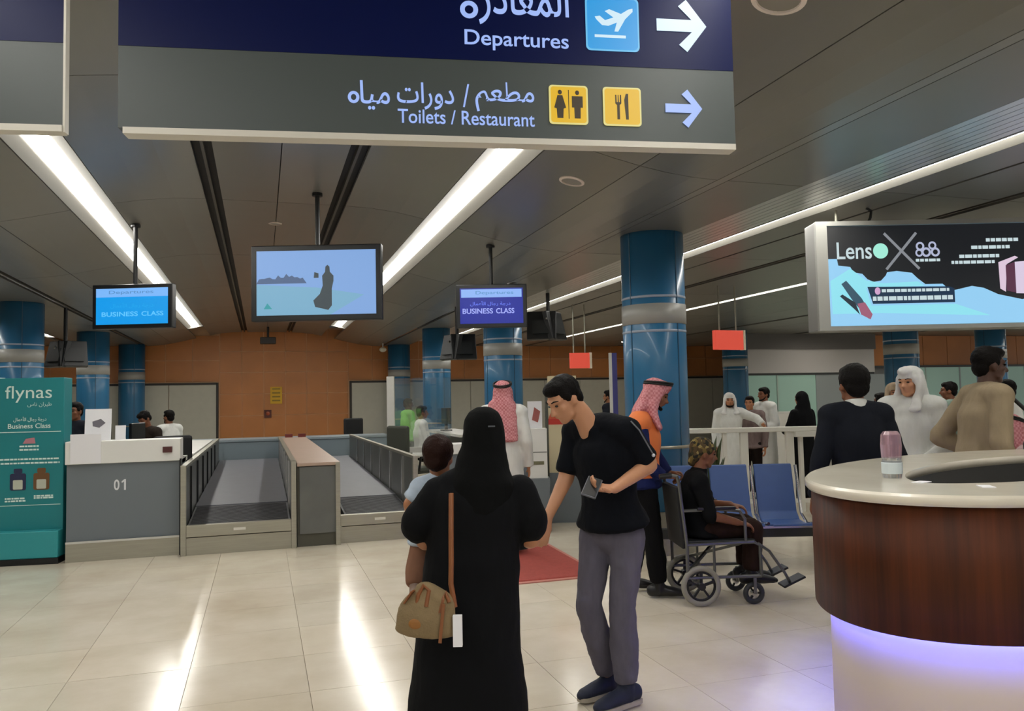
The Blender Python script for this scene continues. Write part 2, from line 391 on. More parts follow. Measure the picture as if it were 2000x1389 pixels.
s = thing('alarm_bell', (.18, Y_WALL-.03, 1.29), 0, 'small red alarm point on the orange wall below the yellow sign', 'alarm')
box('backplate', mat('alarm_plate', '#5a2410', .5), s, (-.10, -.03, -.12), (.10, 0, .10)); MB().lathe([(.001, 0), (.07, 0), (.05, .04), (.001, .05)], n=20).build('dome', mat('alarm_dome', '#b0522a', .4), s).rotation_euler = (R(90), 0, 0)
s = thing('security_camera', (.18, 21.9, 3.44), 0, 'small dark camera box under the ceiling in front of the orange wall', 'camera')
MB().rod((0, 0, .155), (0, 0, -.12), .03).build('stem', M_blackm, s); MB().box(-.2, -.1, -.3, .2, .1, -.12).build('housing', mat('camera_housing', '#241d18', .5), s, bevel=.02)
s = thing('smoke_detector', (3.28, 22.4, 3.05), 0, 'small white sensor lamp high on the wall beside the far blue column', 'sensor')
MB().rod((0, 0, .2), (0, 0, 0), .02).build('stem', M_white, s); MB().ball((0, 0, -.03), (.10, .10, .07)).build('head', mat('sensor_head', '#d8d3c4', .5), s)

# ---- side walls and the glazed office front on the right
wl = MB().box(-9.7, -6, 0, -9.4, Y_WALL, 3.85).build('wall_left', mat('side_wall', '#8b857b', .7)); struct(wl)
def build_right_front():
    w = MB().box(12.35, 19.0, 0, 25.5, 19.3, 3.2).build('wall_right', mat('office_wall', '#8d8c8a', .6)); struct(w); w['label'] = 'grey bulkhead wall above a row of frosted green glass offices'
    MB().box(12.35, 18.72, 2.78, 17.0, 19.0, 3.2).build('upper_bulkhead', mat('dark_bulkhead', '#6a6866', .6), w)
    MB().box(12.35, 18.80, 2.12, 17.0, 19.0, 2.78).build('bulkhead', mat('grey_bulkhead', '#c9c7c6', .6), w)
    for k in range(9):
        a = 17.05+k*.92; MB().box(a+.008, 18.9, 2.3, a+.912, 19.0, 3.19).build('wall_panel', M_orange, w)
    MB().box(12.22, 18.7, 0, 12.35, 19.1, 3.2).build('end_post', mat('dark_post', '#2a2a2c', .5), w)
    mg = mat('frosted_green_glass', '#9dbfb0', .35, emit=.13); mg2 = mat('frosted_grey_glass', '#8f9694', .35, emit=.07); mf = mat('glass_frame', '#3a3d3b', .4)  # faint emission in the glass stands for office light behind it
    x = 12.4; i = 0
    while x < 25:
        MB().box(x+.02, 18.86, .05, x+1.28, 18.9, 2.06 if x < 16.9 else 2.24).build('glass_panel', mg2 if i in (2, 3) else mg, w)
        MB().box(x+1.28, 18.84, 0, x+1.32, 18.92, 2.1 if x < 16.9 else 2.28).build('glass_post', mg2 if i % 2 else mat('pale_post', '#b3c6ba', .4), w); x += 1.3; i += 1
    MB().box(12.4, 18.83, 2.06, 17, 18.93, 2.12).build('glass_rail', mf, w); MB().box(17, 18.83, 2.24, 25, 18.93, 2.30).build('glass_rail', mf, w)
build_right_front()

# ---- columns
M_colblue = mat('blue_column_cladding', '#2b6a93', .32, var=.05, scale=1.5, coat=.15)
M_colband = mat('column_band', '#9a9a95', .4); M_colline = mat('column_line', '#97a3b4', .4); M_colseam = mat('column_seam', '#264a63', .4)
def column(x, y, label, r=.32):
    o = thing('blue_column', (x, y, 0), 0, label, 'column', 'round blue columns')
    h = ceil_z(x)+.02
    MB().lathe([(.001, 0), (r+.02, 0), (r+.02, .42), (.001, .42)], n=40).build('plinth', M_steel, o, smooth=False)
    sh = MB().lathe([(.001, .42), (r, .42), (r, h), (.001, h)], n=40).build('shaft', M_colblue, o)
    for p in sh.data.polygons: p.use_smooth = abs(p.normal.z) < .5
    for z0, z1, m, e in ((2.27, 2.47, M_colband, .006), (2.53, 2.555, M_colline, .004), (2.185, 2.21, M_colline, .004), (1.03, 1.06, M_steel, .012)):
        b = MB().lathe([(r, z0), (r+e, z0), (r+e, z1), (r, z1)], n=40).build('band', m, o)
        for p in b.data.polygons: p.use_smooth = abs(p.normal.z) < .5
    for a in (R(-72), R(18), R(108), R(198)):
        MB().box(-.006, -.004, .42, .006, .004, h-.01).build('seam', M_colseam, o, loc=(r*math.cos(a), r*math.sin(a), 0), rz=a+PI/2)
column(3.85, 7.3, 'big blue column with grey band behind the man in an orange vest')
column(3.85, 12.65, 'blue column under the hanging dark blue business screen')
column(3.85, 17.9, 'slender far blue column rising behind the seated man in white')
column(3.85, 23.1, 'farthest blue column against the orange wall, right of the conveyors')
column(-3.57, 14.05, 'blue column at the left edge behind the teal banner')
column(-3.5, 19.3, 'blue column left of the counter, behind the white notices')
column(-3.28, 23.2, 'farthest blue column against the orange wall on the left')
column(11.75, 17.9, 'blue column behind the queue under the hanging red sign')
column(12.1, 12.65, 'blue column behind the man in white headcloth')
column(16.4, 14.4, 'blue column at the right edge behind the man in beige')

# ================================================================== SIGNS AND SCREENS
M_sblue = mat('sign_blue', '#030f42', .4, spec=.15); M_sgrey = mat('sign_grey', '#404848', .45)
M_srim = mat('sign_rim', '#c9c5bb', .4); M_ltext = glow('sign_lettering', '#a3bdfb', .9); M_lblue = glow('sign_sky_blue', '#1f9fe8', .75)
M_arrow = glow('sign_arrow', '#cfeaf8', 1); M_yel = glow('sign_yellow', '#e8b80f', .55); M_yrim = glow('sign_yellow_rim', '#e8dc8a', .5); M_ink = mat('sign_ink', '#33260b', .5)
def arrow_pts(x0, x1, zc, h, t):
    b = x1-h*.52
    k = t*.72
    return [(x0, zc-t/2), (x1-t*1.25, zc-t/2), (b-k*.2, zc-h/2+k*.75), (b+k*.75, zc-h/2-k*.05), (x1, zc), (b+k*.75, zc+h/2+k*.05), (b-k*.2, zc+h/2-k*.75), (x1-t*1.25, zc+t/2), (x0, zc+t/2)]
def departures_sign():
    o = thing('departures_sign', (-.496, 3.147, 2.56), R(-9.076), 'large hanging blue and grey sign reading Departures with arrows and pictograms', 'sign')
    W_, H_ = 2.385, .70
    box('grey_panel', M_sgrey, o, (0, 0, .012), (W_, .05, .32)); box('blue_panel', M_sblue, o, (0, -.002, .32), (W_, .05, H_))
    box('bottom_rail', M_srim, o, (.02, -.012, -.012), (W_-.005, .055, .012))
    for x in (.3, W_-.3): MB().rod((x, .025, H_), (x, .025, H_+.35), .015).build('hanger_rod', M_steel, o)
    y = -.004
    # the Arabic word for departures; its last letter is drawn as a ring with two dots
    text(arabic('المغادر'), (1.335, .465, 1.698, .655), M_ltext, o, y, .012)
    ring = MB(); n = 20
    def ringpts(cx, cz, rx, rz, t):
        vs = [(cx+rx*math.cos(2*PI*i/n), y, cz+rz*math.sin(2*PI*i/n)) for i in range(n)]+[(cx+(rx-t)*math.cos(2*PI*i/n), y, cz+(rz-t)*math.sin(2*PI*i/n)) for i in range(n)]
        return vs, [(i, (i+1) % n, n+(i+1) % n, n+i) for i in range(n)]
    ring.add(*ringpts(1.297, .522, .036, .036, .019))
    for xd in (1.278, 1.302): box('lettering', M_ltext, o, (xd, y-.001, .572), (xd+.014, y, .588))
    ring.build('lettering', M_ltext, o)
    text('Departures', (1.277, .362, 1.694, .442), M_ltext, o, y, .012)
    poly('pictogram_rim', rrect(1.765, .380, 1.987, .602, .02), glow('sign_rim_blue', '#6cc4f4', .6), o, y)
    poly('pictogram_board', rrect(1.772, .387, 1.980, .595, .018), M_lblue, o, y-.002)
    def pl(pts): return [(1.765+px*.222, .38+pz*.222) for px, pz in pts]
    poly('aeroplane', pl([(.17, .62), (.26, .64), (.36, .56), (.52, .62), (.36, .73), (.44, .77), (.66, .69), (.80, .78), (.88, .80), (.88, .74), (.74, .60), (.60, .36), (.53, .36), (.58, .53), (.42, .46), (.30, .47), (.20, .57)][::-1]), glow('picto_white', '#d8f2ff', .8), o, y-.004)
    poly('runway_line', pl([(.16, .24), (.74, .24), (.74, .29), (.16, .29)]), glow('picto_white', '#d8f2ff', .8), o, y-.004)
    poly('arrow', arrow_pts(2.062, 2.274, .50, .215, .05), M_arrow, o, y)
    text(arabic('مطعم'), (1.315, .115, 1.549, .235), M_ltext, o, y, .010)
    text('/', (1.266, .13, 1.292, .222), M_ltext, o, y, .004)
    text(arabic('دورات'), (1.012, .115, 1.232, .222), M_ltext, o, y, .010)
    text(arabic('ميا'), (.872, .108, .985, .222), M_ltext, o, y, .010)
    MB().add(*ringpts(.848, .155, .022, .024, .012)).build('lettering', M_ltext, o)
    text('Toilets / Restaurant', (1.014, .060, 1.549, .116), M_ltext, o, y, .010)
    for x0, x1 in ((1.608, 1.766), (1.828, 1.986)):
        poly('pictogram_rim', rrect(x0, .074, x1, .232, .014), M_yrim, o, y); poly('pictogram_board', rrect(x0+.007, .081, x1-.007, .225, .011), M_yel, o, y-.002)
    def fig(cx, skirt):
        z0 = .098; m = MB(); yy = y-.0045
        m.ball((cx, yy, .202), (.0085, .001, .0095), 12, 6)
        if skirt: m.prism([(cx-.010, .190), (cx-.024, .140), (cx-.014, .136), (cx-.012, z0), (cx+.012, z0), (cx+.014, .136), (cx+.024, .140), (cx+.010, .190)], yy, yy+.001)
        else: m.prism([(cx-.022, .188), (cx-.022, .142), (cx-.013, .142), (cx-.012, z0), (cx+.012, z0), (cx+.013, .142), (cx+.022, .142), (cx+.022, .188)], yy, yy+.001)
        m.build('pictogram_figure', M_ink, o)
    fig(1.652, True); fig(1.722, False); box('divider_line', M_ink, o, (1.6855, y-.0045, .096), (1.6885, y-.003, .212))
    m = MB(); yy = y-.0045
    m.prism([(1.878, .20), (1.878, .165), (1.885, .158), (1.885, .10), (1.896, .10), (1.896, .158), (1.903, .165), (1.903, .20), (1.898, .20), (1.897, .17), (1.893, .17), (1.892, .20), (1.889, .20), (1.888, .17), (1.884, .17), (1.883, .20)], yy, yy+.001); m.build('fork', M_ink, o)
    m = MB(); m.prism([(1.922, .205), (1.915, .18), (1.917, .15), (1.921, .10), (1.932, .10), (1.932, .205)], yy, yy+.001).build('knife', M_ink, o)
    poly('arrow', arrow_pts(2.088, 2.244, .155, .155, .036), M_ltext, o, y)
    # neighbour
    o = thing('hanging_sign', (-.496, 3.147, 2.56), R(-9.076), 'blue and grey hanging sign cut by the top left corner of the view', 'sign')
    box('grey_panel', M_sgrey, o, (-1.6, 0, .012), (-.187, .03, .32)); box('blue_panel', M_sblue, o, (-1.6, -.002, .32), (-.187, .03, .70))
    box('bottom_rail', M_srim, o, (-1.6, -.012, -.012), (-.187, .04, .012)); box('end_rail', M_srim, o, (-.187, -.004, -.012), (-.179, .03, .70))
    MB().rod((-.9, .015, .7), (-.9, .015, 1.0), .015).build('hanger_rod', M_steel, o)
departures_sign()

def screen(name, loc, w, h, label, pole_top, rz=-YAW, pole_x=0, bez=.045, t=.09, pole_r=.022):
    o = thing(name, loc, rz, label, 'screen')            # origin at the screen's bottom centre
    MB().box(-w/2, 0, 0, w/2, t, h).build('casing', M_black, o, bevel=.008)
    box('display', M_black, o, (-w/2+bez, -.003, bez), (w/2-bez, .0, h-bez))
    zt = pole_top-loc[2]
    MB().rod((pole_x, t*.7, h*.5), (pole_x, t*.7, zt), pole_r).build('pole', M_blackm, o); MB().rod((pole_x, t*.7, zt-.03), (pole_x, t*.7, zt), .05).build('ceiling_plate', M_blackm, o)
    MB().box(pole_x-.12, t, h*.3, pole_x+.12, t+.05, h*.75).build('bracket', M_blackm, o)
    return o, (-w/2+bez, bez, w/2-bez, h-bez)
def uv(b): return lambda u, v: (b[0]+(b[2]-b[0])*u, b[1]+(b[3]-b[1])*v)
# television with a person on a pale blue shore
o, b = screen('hanging_television', (.512, 7.81, 2.345), 1.26, .735, 'large hanging television showing a robed figure on a pale blue background', ceil_z(.5), bez=.055)
P_ = uv(b); y = -.005
poly('picture', [P_(0, 0), P_(1, 0), P_(1, 1), P_(0, 1)], glow('tv_blue', '#86aee6', .85), o, y)
poly('picture_sea', [P_(0, 0), P_(.62, 0), P_(.9, .3), P_(.5, .42), P_(0, .48)], glow('tv_aqua', '#7fb4d2', .8), o, y-.001)
random.seed(3)
pts = [P_(0, .49)]+[P_(.02+i*.023, .56+random.random()*.09*(1-abs(i-9)/10)+.0) for i in range(17)]+[P_(.42, .49)]
poly('picture_skyline', pts, glow('tv_skyline', '#52688c', .7), o, y-.002)
M_tvf = glow('tv_figure', '#3f4a50', .6)
poly('picture_figure', [P_(.555, .09), P_(.49, .12), P_(.475, .22), P_(.53, .32), P_(.555, .45), P_(.55, .60), P_(.575, .66), P_(.578, .74), P_(.595, .77), P_(.612, .74), P_(.615, .66), P_(.645, .60), P_(.645, .52), P_(.63, .40), P_(.63, .14), P_(.60, .07)], M_tvf, o, y-.002)
poly('picture_mark', [P_(.48, .57), P_(.52, .57), P_(.52, .64), P_(.485, .66)], M_tvf, o, y-.002)
poly('picture_logo', [P_(.06, .10), P_(.13, .10), P_(.09, .19)], glow('tv_logo', '#3aa0a8', .7), o, y-.002)
# light blue screen
o, b = screen('hanging_screen', (-1.305, 9.225, 2.385), .875, .475, 'hanging screen with bright light blue picture above counter 01', ceil_z(-1.3), rz=-YAW+R(-3))
P_ = uv(b); poly('picture', [P_(0, 0), P_(1, 0), P_(1, 1), P_(0, 1)], glow('cyan_screen', '#0a9aea', .95), o, -.005)
poly('picture_bar', [P_(0, .76), P_(1, .76), P_(1, 1), P_(0, 1)], glow('pale_screen_bar', '#7fbcff', .9), o, -.006)
for wd_, ua, ub in (('BUSINESS', .08, .585), ('CLASS', .635, .94)): text(wd_, P_(ua, .22)+P_(ub, .35), glow('cyan_screen_text', '#62c6ff', .95), o, -.008, .02)
text(arabic('درجة رجال الأعمال'), P_(.2, .44)+P_(.8, .60), glow('cyan_screen_text2', '#27a9ee', .95), o, -.008, .005)
text('Departures', P_(.18, .82)+P_(.8, .94), glow('pale_bar_text', '#5f9ad8', .8), o, -.008, .01)
# dark blue screen
o, b = screen('hanging_screen', (2.48, 8.55, 2.36), .80, .49, 'hanging screen with dark blue picture reading BUSINESS CLASS', ceil_z(2.48), rz=-YAW+R(2))
P_ = uv(b); poly('picture', [P_(0, 0), P_(1, 0), P_(1, 1), P_(0, 1)], glow('navy_screen', '#1b2a9c', .85), o, -.005)
poly('picture_bar', [P_(.02, .74), P_(.98, .74), P_(.98, .97), P_(.02, .97)], glow('pale_screen_bar2', '#8fb8f8', .9), o, -.006)
for wd_, ua, ub in (('BUSINESS', .04, .52), ('CLASS', .57, .86)): text(wd_, P_(ua, .28)+P_(ub, .43), glow('navy_screen_text', '#a9b4ff', .9), o, -.008, .02)
text(arabic('درجة رجال الأعمال'), P_(.16, .49)+P_(.80, .64), glow('navy_screen_text2', '#6f86ff', .8), o, -.008, .01)
text('Departures', P_(.25, .80)+P_(.85, .92), glow('pale_bar_text', '#5f9ad8', .8), o, -.008, .01)

# clusters of screens seen from behind
def back_screens(loc, label, yaw, top, n=2, size=(.62, .40)):
    o = thing('hanging_screen_cluster', loc, yaw, label, 'screen', 'screens seen from behind')
    w, h = size
    MB().rod((0, 0, h*.5), (0, 0, top-loc[2]), .03).build('pole', M_blackm, o)
    for k in range(n):
        a = (k-(n-1)/2)*R(64)
        c = MB().box(-w/2, -.05, 0, w/2, .03, h).build('casing', mat('screen_back', '#0f1113', .45), o, bevel=.012)
        c.rotation_euler = (R(-14), 0, a); c.location = (math.sin(a)*.26, .05-math.cos(a)*.10, 0)
        MB().box(-.14, -.085, .08, .14, -.05, .30).build('bracket', mat('screen_bracket', '#1c1f20', .5), o).parent = c
    MB().rod((-.1, -.14, .3), (-.1, -.12, .33), .02).build('knob', M_chrome, o)
    return o
back_screens((-3.05, 14.55, 2.22), 'dark pair of screens seen from behind between the two left columns', -YAW+R(10), ceil_z(-3.05), size=(.42, .44))
back_screens((3.3, 13.6, 2.26), 'black screen pair seen from behind, under the dark blue business screen', -YAW-R(15), ceil_z(3.3), size=(.45, .46))
back_screens((4.30, 11.65, 2.46), 'tilted black screens seen from behind on a pole above the young man', -YAW+R(24), 3.2, size=(.46, .46))

# big advertising light box on the right
def light_box():
    o = thing('advertising_light_box', (4.71, 5.85, 2.095), -YAW, 'wide hanging advertising light box with Lens lettering and pale blue clouds', 'light box')
    W_, H_ = 3.2, .975
    MB().box(0, .02, 0, W_, .26, H_).build('casing', mat('lightbox_casing', '#8d8d88', .4, metal=.4), o, bevel=.01)
    for a, e in (((0, -.01, 0), (.10, .03, H_)), ((.10, -.01, 0), (W_, .03, .035)), ((.10, -.01, H_-.04), (W_, .03, H_))): box('frame_rail', mat('lightbox_frame', '#a2a29c', .35, metal=.5), o, a, e)
    x0, x1, z0, z1 = .105, W_-.1, .04, H_-.045
    P_ = lambda px, py: (x0+(px-215)/(2000-215)*1.71, z1-(py-205)/(1110-205)*(z1-z0))     # artwork laid out on a grid of its own
    y = .012
    dark = glow('ad_dark', '#12161c', .5); sky = glow('ad_sky', '#93cdf2', .95); sky2 = glow('ad_mint', '#8fe0ee', .95)
    poly('artwork_sky', [(x0, z0), (x1, z0), (x1, z1), (x0, z1)], sky, o, y)
    edge = [(215, 500), (300, 500), (310, 560), (420, 575), (450, 625), (530, 640), (575, 690), (630, 715), (700, 705), (745, 660), (760, 630), (850, 620), (990, 640), (1040, 690), (1110, 745), (1270, 745), (1340, 810), (1400, 800), (1540, 770), (1650, 790), (1780, 850), (2000, 900), (2400, 820), (2900, 880)]
    poly('artwork_night', [P_(*p) for p in edge[::-1]][::1]+[P_(215, 205), P_(2900, 205)], dark, o, y-.002)
    poly('artwork_mint', [P_(*p) for p in ((230, 700), (420, 590), (560, 700), (720, 730), (1040, 720), (1100, 760), (560, 770), (600, 930), (1380, 930), (1700, 1040), (700, 1000), (240, 1000))], sky2, o, y-.003)
    wt = glow('ad_white', '#cfe2e6', .8); mint = glow('ad_mint_disc', '#a5f0dc', .9)
    text('Lens', P_(300, 505)+P_(625, 350), wt, o, y-.005, .01)
    n = 24; poly('logo_disc', [P_(708+70*math.cos(2*PI*i/n), 435-70*math.sin(2*PI*i/n)) for i in range(n)], mint, o, y-.004)
    for a, c_ in (((745, 275), (1060, 605)), ((1045, 275), (755, 605))):
        dx, dz = c_[0]-a[0], c_[1]-a[1]; l = math.hypot(dx, dz); nx, nz = -dz/l*12, dx/l*12
        poly('cross_stroke', [P_(a[0]+nx, a[1]+nz), P_(c_[0]+nx, c_[1]+nz), P_(c_[0]-nx, c_[1]-nz), P_(a[0]-nx, a[1]-nz)], glow('ad_grey', '#8c9096', .7), o, y-.004-.001*(dx > 0))
    lg = glow('ad_logo', '#b9c0dc', .75)
    for cx, cz, r in ((1075, 400, 40), (1130, 455, 44), (1190, 395, 38), (1215, 455, 42), (1065, 460, 36)):
        m = MB(); vs = []; n = 16; yy = y-.005-.0004*(cx % 7)
        for q in (1, .55): vs += [(P_(cx+r*q*math.cos(2*PI*i/n), 0)[0], yy, P_(0, cz+r*q*math.sin(2*PI*i/n))[1]) for i in range(n)]
        m.add(vs, [(i, (i+1) % n, n+(i+1) % n, n+i) for i in range(n)]).build('logo_loop', lg, o)
    def line(px0, py0, px1, py1, m=wt, nword=3):
        random.seed(px0+py0); x = px0
        while x < px1-15:
            w = random.uniform(22, 70); poly('print_line', [P_(x, py1), P_(min(px1, x+w), py1), P_(min(px1, x+w), py0), P_(x, py0)], m, o, y-.006); x += w+9
    line(1030, 515, 1255, 540); line(1690, 340, 1990, 370); line(1550, 405, 1920, 435); line(1435, 485, 1805, 515); line(1360, 540, 1760, 568)
    poly('label_box', [P_(*p) for p in ((570, 760), (615, 915), (1375, 915), (1375, 790), (1330, 770))][::-1], glow('ad_label', '#12304c', .6), o, y-.005)
    line(700, 785, 1330, 812); line(615, 850, 1355, 888); n = 16
    poly('label_mark', [P_(662+26*math.cos(2*PI*i/n), 800-34*math.sin(2*PI*i/n)) for i in range(n)], glow('ad_pink', '#dba9d4', .8), o, y-.007)
    poly('pencil', [P_(*p) for p in ((330, 730), (375, 700), (510, 860), (600, 1020), (570, 1050), (440, 900))][::-1], glow('ad_pencil', '#335468', .6), o, y-.005)
    poly('pencil', [P_(*p) for p in ((310, 840), (335, 825), (450, 900), (490, 1010), (430, 950))][::-1], glow('ad_pencil_dark', '#1a2a38', .6), o, y-.006)
    poly('pencil_tip', [P_(*p) for p in ((470, 910), (540, 900), (605, 1010), (585, 1055), (500, 1010))][::-1], glow('ad_pencil_pink', '#a5607a', .7), o, y-.007)
    poly('gift_box', [P_(*p) for p in ((1795, 560), (1950, 505), (1980, 520), (1870, 580), (1850, 830), (1800, 800))][::-1], glow('ad_box_pink', '#e8cfe4', .85), o, y-.005)
    poly('gift_box', [P_(*p) for p in ((1860, 590), (1945, 560), (2250, 560), (2250, 850), (1945, 840), (1860, 820))][::-1], glow('ad_box_plum', '#5a3048', .6), o, y-.006)
    poly('gift_box', [P_(*p) for p in ((1945, 560), (2280, 540), (2280, 860), (1945, 845))][::-1], glow('ad_box_pink2', '#e3d3ea', .85), o, y-.007)
    for x in (.25, 2.6): MB().rod((x, .14, H_), (x, .14, 3.2-2.095), .012).build('hanger_rod', M_steel, o)
    MB().path([(.50, .05, H_), (.52, .05, H_+.04), (.53, .05, H_+.10), (.49, .06, 3.2-2.095)], .012).build('power_cable', M_blackm, o)
light_box()

# hanging red signs
def red_sign(loc, w, h, label, rz, n=.1):
    o = thing('hanging_red_sign', loc, rz, label, 'sign', 'hanging red signs')
    MB().box(-w/2, -.04, 0, w/2, .04, h).build('board', glow('red_signboard', '#d24a38', .9), o, bevel=.004)  # board is not backlit; its brightness is put in as emission
    box('end_cap', mat('sign_end', '#d8cfb8', .5), o, (w/2, -.045, -.005), (w/2+.04, .045, h+.005))
    for x in (-w*.3, w*.3): MB().rod((x, 0, h), (x, 0, 3.2-loc[2]), .012, n=8).build('hanger_rod', M_steel, o)
red_sign((6.75, 10.45, 2.23), .52, .29, 'larger red sign hanging on two rods right of the big column', -YAW+R(24))
red_sign((5.37, 13.0, 2.07), .35, .27, 'smaller red sign hanging above the young man, left of the big column', -YAW+R(10))

# ================================================================== CHECK-IN LINE
M_cgrey = mat('counter_grey', '#6c747a', .45); M_cwhite = mat('counter_white', '#dcdcd8', .4)
o = thing('banner_stand', (-2.255, 9.235, 0), R(-8), 'tall teal airline banner stand left of counter 01', 'banner')
M_teal = mat('teal_print', '#1d7f86', .4, var=.05, scale=2); M_teal2 = mat('teal_plinth', '#2f959b', .4); M_tt = mat('banner_white', '#d5ece6', .6)
MB().box(-.325, 0, .06, .325, .22, 1.87).build('panel', M_teal, o, bevel=.006); MB().box(-.33, -.14, .06, .33, 0, .33).build('plinth', M_teal2, o, bevel=.01)
box('base', M_black, o, (-.335, -.145, 0), (.335, .23, .06)); box('side_edge', mat('banner_edge', '#c9d4cf', .4), o, (-.345, .0, .05), (-.325, .22, 1.88))
y = -.004
text('flynas', (-.23, 1.62, .21, 1.79), M_tt, o, y, .0); text(arabic('طيران ناس'), (-.02, 1.57, .21, 1.62), M_tt, o, y, 0)
text(arabic('درجة رجال الأعمال'), (-.15, 1.42, .16, 1.475), M_tt, o, y, .01); text('Business Class', (-.20, 1.355, .20, 1.405), M_tt, o, y, .012)
box('print_rule', M_tt, o, (-.29, y, 1.315), (.30, 0, 1.322))
poly('print_case', [(-.06, 1.20), (.06, 1.20), (.05, 1.26), (-.03, 1.25)], mat('print_red', '#b77c88', .6), o, y); 
for z, a, e in ((1.165, -.09, .09), (1.13, -.09, .09), (1.035, -.28, .28), (.995, -.29, .29), (.64, -.22, -.03), (.615, -.22, -.02), (.66, .05, .24), (.64, .05, .24)):
    random.seed(int(z*1000)); x = a
    while x < e-.01:
        w = random.uniform(.015, .05); box('print_line', M_tt, o, (x, y, z), (min(e, x+w), 0, z+.016)); x += w+.008
box('print_rule', M_tt, o, (-.29, y, .575), (.30, 0, .58))
for x, cl in ((-.10, '#232a4a'), (.12, '#6b4a2a')):
    poly('print_suitcase', rrect(x-.075, .73, x+.075, .90, .02), mat('print'+cl, cl, .6), o, y); poly('print_handle', rrect(x-.04, .90, x+.04, .95, .012), mat('print'+cl, cl, .6), o, y)
    poly('print_tag', rrect(x-.045, .74, x+.045, .835, .01), mat('print_tag', '#b9bdae', .6), o, y-.002)

o = thing('check_in_counter', (-1.35, 9.05, 0), 0, 'grey check-in counter numbered 01 with white upper band', 'counter')
MB().box(-.53, .02, .19, .53, .75, .98).build('body', M_cgrey, o, bevel=.004); MB().box(-.54, -.01, .98, .54, .30, 1.21).build('upper_band', M_cwhite, o, bevel=.006)
box('plinth', M_steel, o, (-.53, .0, 0), (.53, .74, .19)); box('plinth_trim', M_white, o, (-.53, -.012, .185), (.53, .0, .205)); box('worktop', M_white, o, (-.53, .3, .93), (.53, .95, .98))
text('0', (-.095, .70, -.042, .81), mat('counter_number', '#dfe2e6', .5), o, .015, .02); poly('lettering', [(.0, .70), (.0, .785), (-.022, .772), (-.022, .79), (.003, .81), (.018, .81), (.018, .70)], mat('counter_number', '#dfe2e6', .5), o, .016); box('card_reader', mat('reader_red', '#4a1d1d', .4), o, (.37, -.03, 1.07), (.46, -.01, 1.13))
box('corner_post', M_blackm, o, (.53, -.01, 0), (.545, .06, 1.0))
def sheet(loc, w, h, label, rz=0, tilt=R(-8), mark=True):
    o = thing('notice_holder', loc, rz, label, 'notice'); a = MB().box(-w/2, -.004, 0, w/2, .004, h).build('sheet', M_paper, o); a.rotation_euler = (tilt, 0, 0)
    b = MB().box(-w*.4, .0, 0, w*.4, .09, .012).build('foot', M_white, o)
    if mark:
        c = MB().prism([(-w*.2, h*.45), (.05*w, h*.40), (w*.28, h*.55), (w*.1, h*.68), (-w*.22, h*.6)], -.006, -.004).build('print', mat('print_grey', '#6b6870', .7), a)
sheet((-1.63, 9.25, 1.21), .25, .33, 'taller white notice with a grey picture standing on counter 01'); sheet((-1.70, 9.03, .985), .28, .30, 'white sheet hanging over the front edge of counter 01', tilt=0, mark=False)
sheet((-1.42, 9.28, 1.21), .10, .15, 'small white card leaning beside the taller notice on counter 01', mark=False)

def conveyor(x0, x1, y0, y1, label, pl, pr):
    o = thing('baggage_conveyor', ((x0+x1)/2, y0, 0), 0, label, 'conveyor', 'check-in baggage conveyors'); w = (x1-x0)/2; L = y1-y0
    mb = mat('belt_rubber', '#565659', .55, bump=.25, bscale=90, stretch=(1, 6, 1), var=.06); mb2 = mat('belt_far', '#62636a', .5, var=.05)
    MB().box(-w, .0, .0, w, .05, .18).build('plinth', M_steel, o); MB().box(-w+(.056 if pl else 0), -.02, .19, w-(.056 if pr else 0), .05, .31).build('front_panel', M_steel, o, bevel=.004)
    MB().prism_x([(.05, .29), (1.15, .36), (1.15, .30), (.05, .2)], -w+.06, w-.06).build('weigh_belt', mb, o)
    for k in range(22): 
        yy = .08+k*.048; z = .29+(yy-.05)/1.1*.07
        MB().box(-w+.08, yy, z, w-.08, yy+.022, z+.006).build('belt_rib', mat('belt_rib', '#3f4044', .5), o)
    MB().prism_x([(1.18, .37), (L, .52), (L, .40), (1.18, .25)], -w+.06, w-.06).build('main_belt', mb2, o)
    if pl: 
        MB().box(-w, -.02, 0, -w+.055, .05, .93).build('post', M_steel, o, bevel=.004); MB().box(-w, .05, 0, -w+.045, L, .90).build('side_panel', M_steel_d, o); MB().box(-w, .0, .90, -w+.055, L, .93).build('handrail', M_steel, o)
        for k in range(6): MB().box(-w+.045, .6+k*.95, .3, -w+.065, .68+k*.95, .88).build('panel_strut', M_black, o)
    if pr:
        MB().box(w-.055, -.02, 0, w, .05, .93).build('post', M_steel, o, bevel=.004); MB().box(w-.045, .05, 0, w, L, .90).build('side_panel', M_steel_d, o); MB().box(w-.055, .0, .90, w, L, .93).build('handrail', M_steel, o)
        for k in range(6): MB().box(w-.065, .7+k*.95, .3, w-.045, .75+k*.95, .89).build('panel_strut', M_chrome, o)
    MB().box(-.06, -.024, .235, .06, -.02, .262).build('maker_plate', mat('plate_pale', '#d8d6cc', .4), o)
conveyor(-.80, .36, 8.95, 15.9, 'left baggage conveyor beside counter 01 with ribbed grey belt', True, True)
conveyor(.83, 1.70, 9.02, 15.9, 'right baggage conveyor behind the woman in black', False, True)
o = thing('conveyor_divider', (.595, 8.93, 0), 0, 'steel divider box with pinkish top between the two conveyors', 'divider')
MB().box(-.225, .06, 0, .225, 6.9, .88).build('body', mat('divider_side', '#57564d', .45, metal=.5), o); MB().box(-.228, 0, .87, .228, 6.95, .905).build('top', mat('divider_top', '#a58f80', .4, var=.06), o, bevel=.005)
box('post', M_steel, o, (.18, -.01, 0), (.228, .06, .90)); box('front_panel', M_steel_d, o, (-.20, .03, .14), (.185, .06, .86))
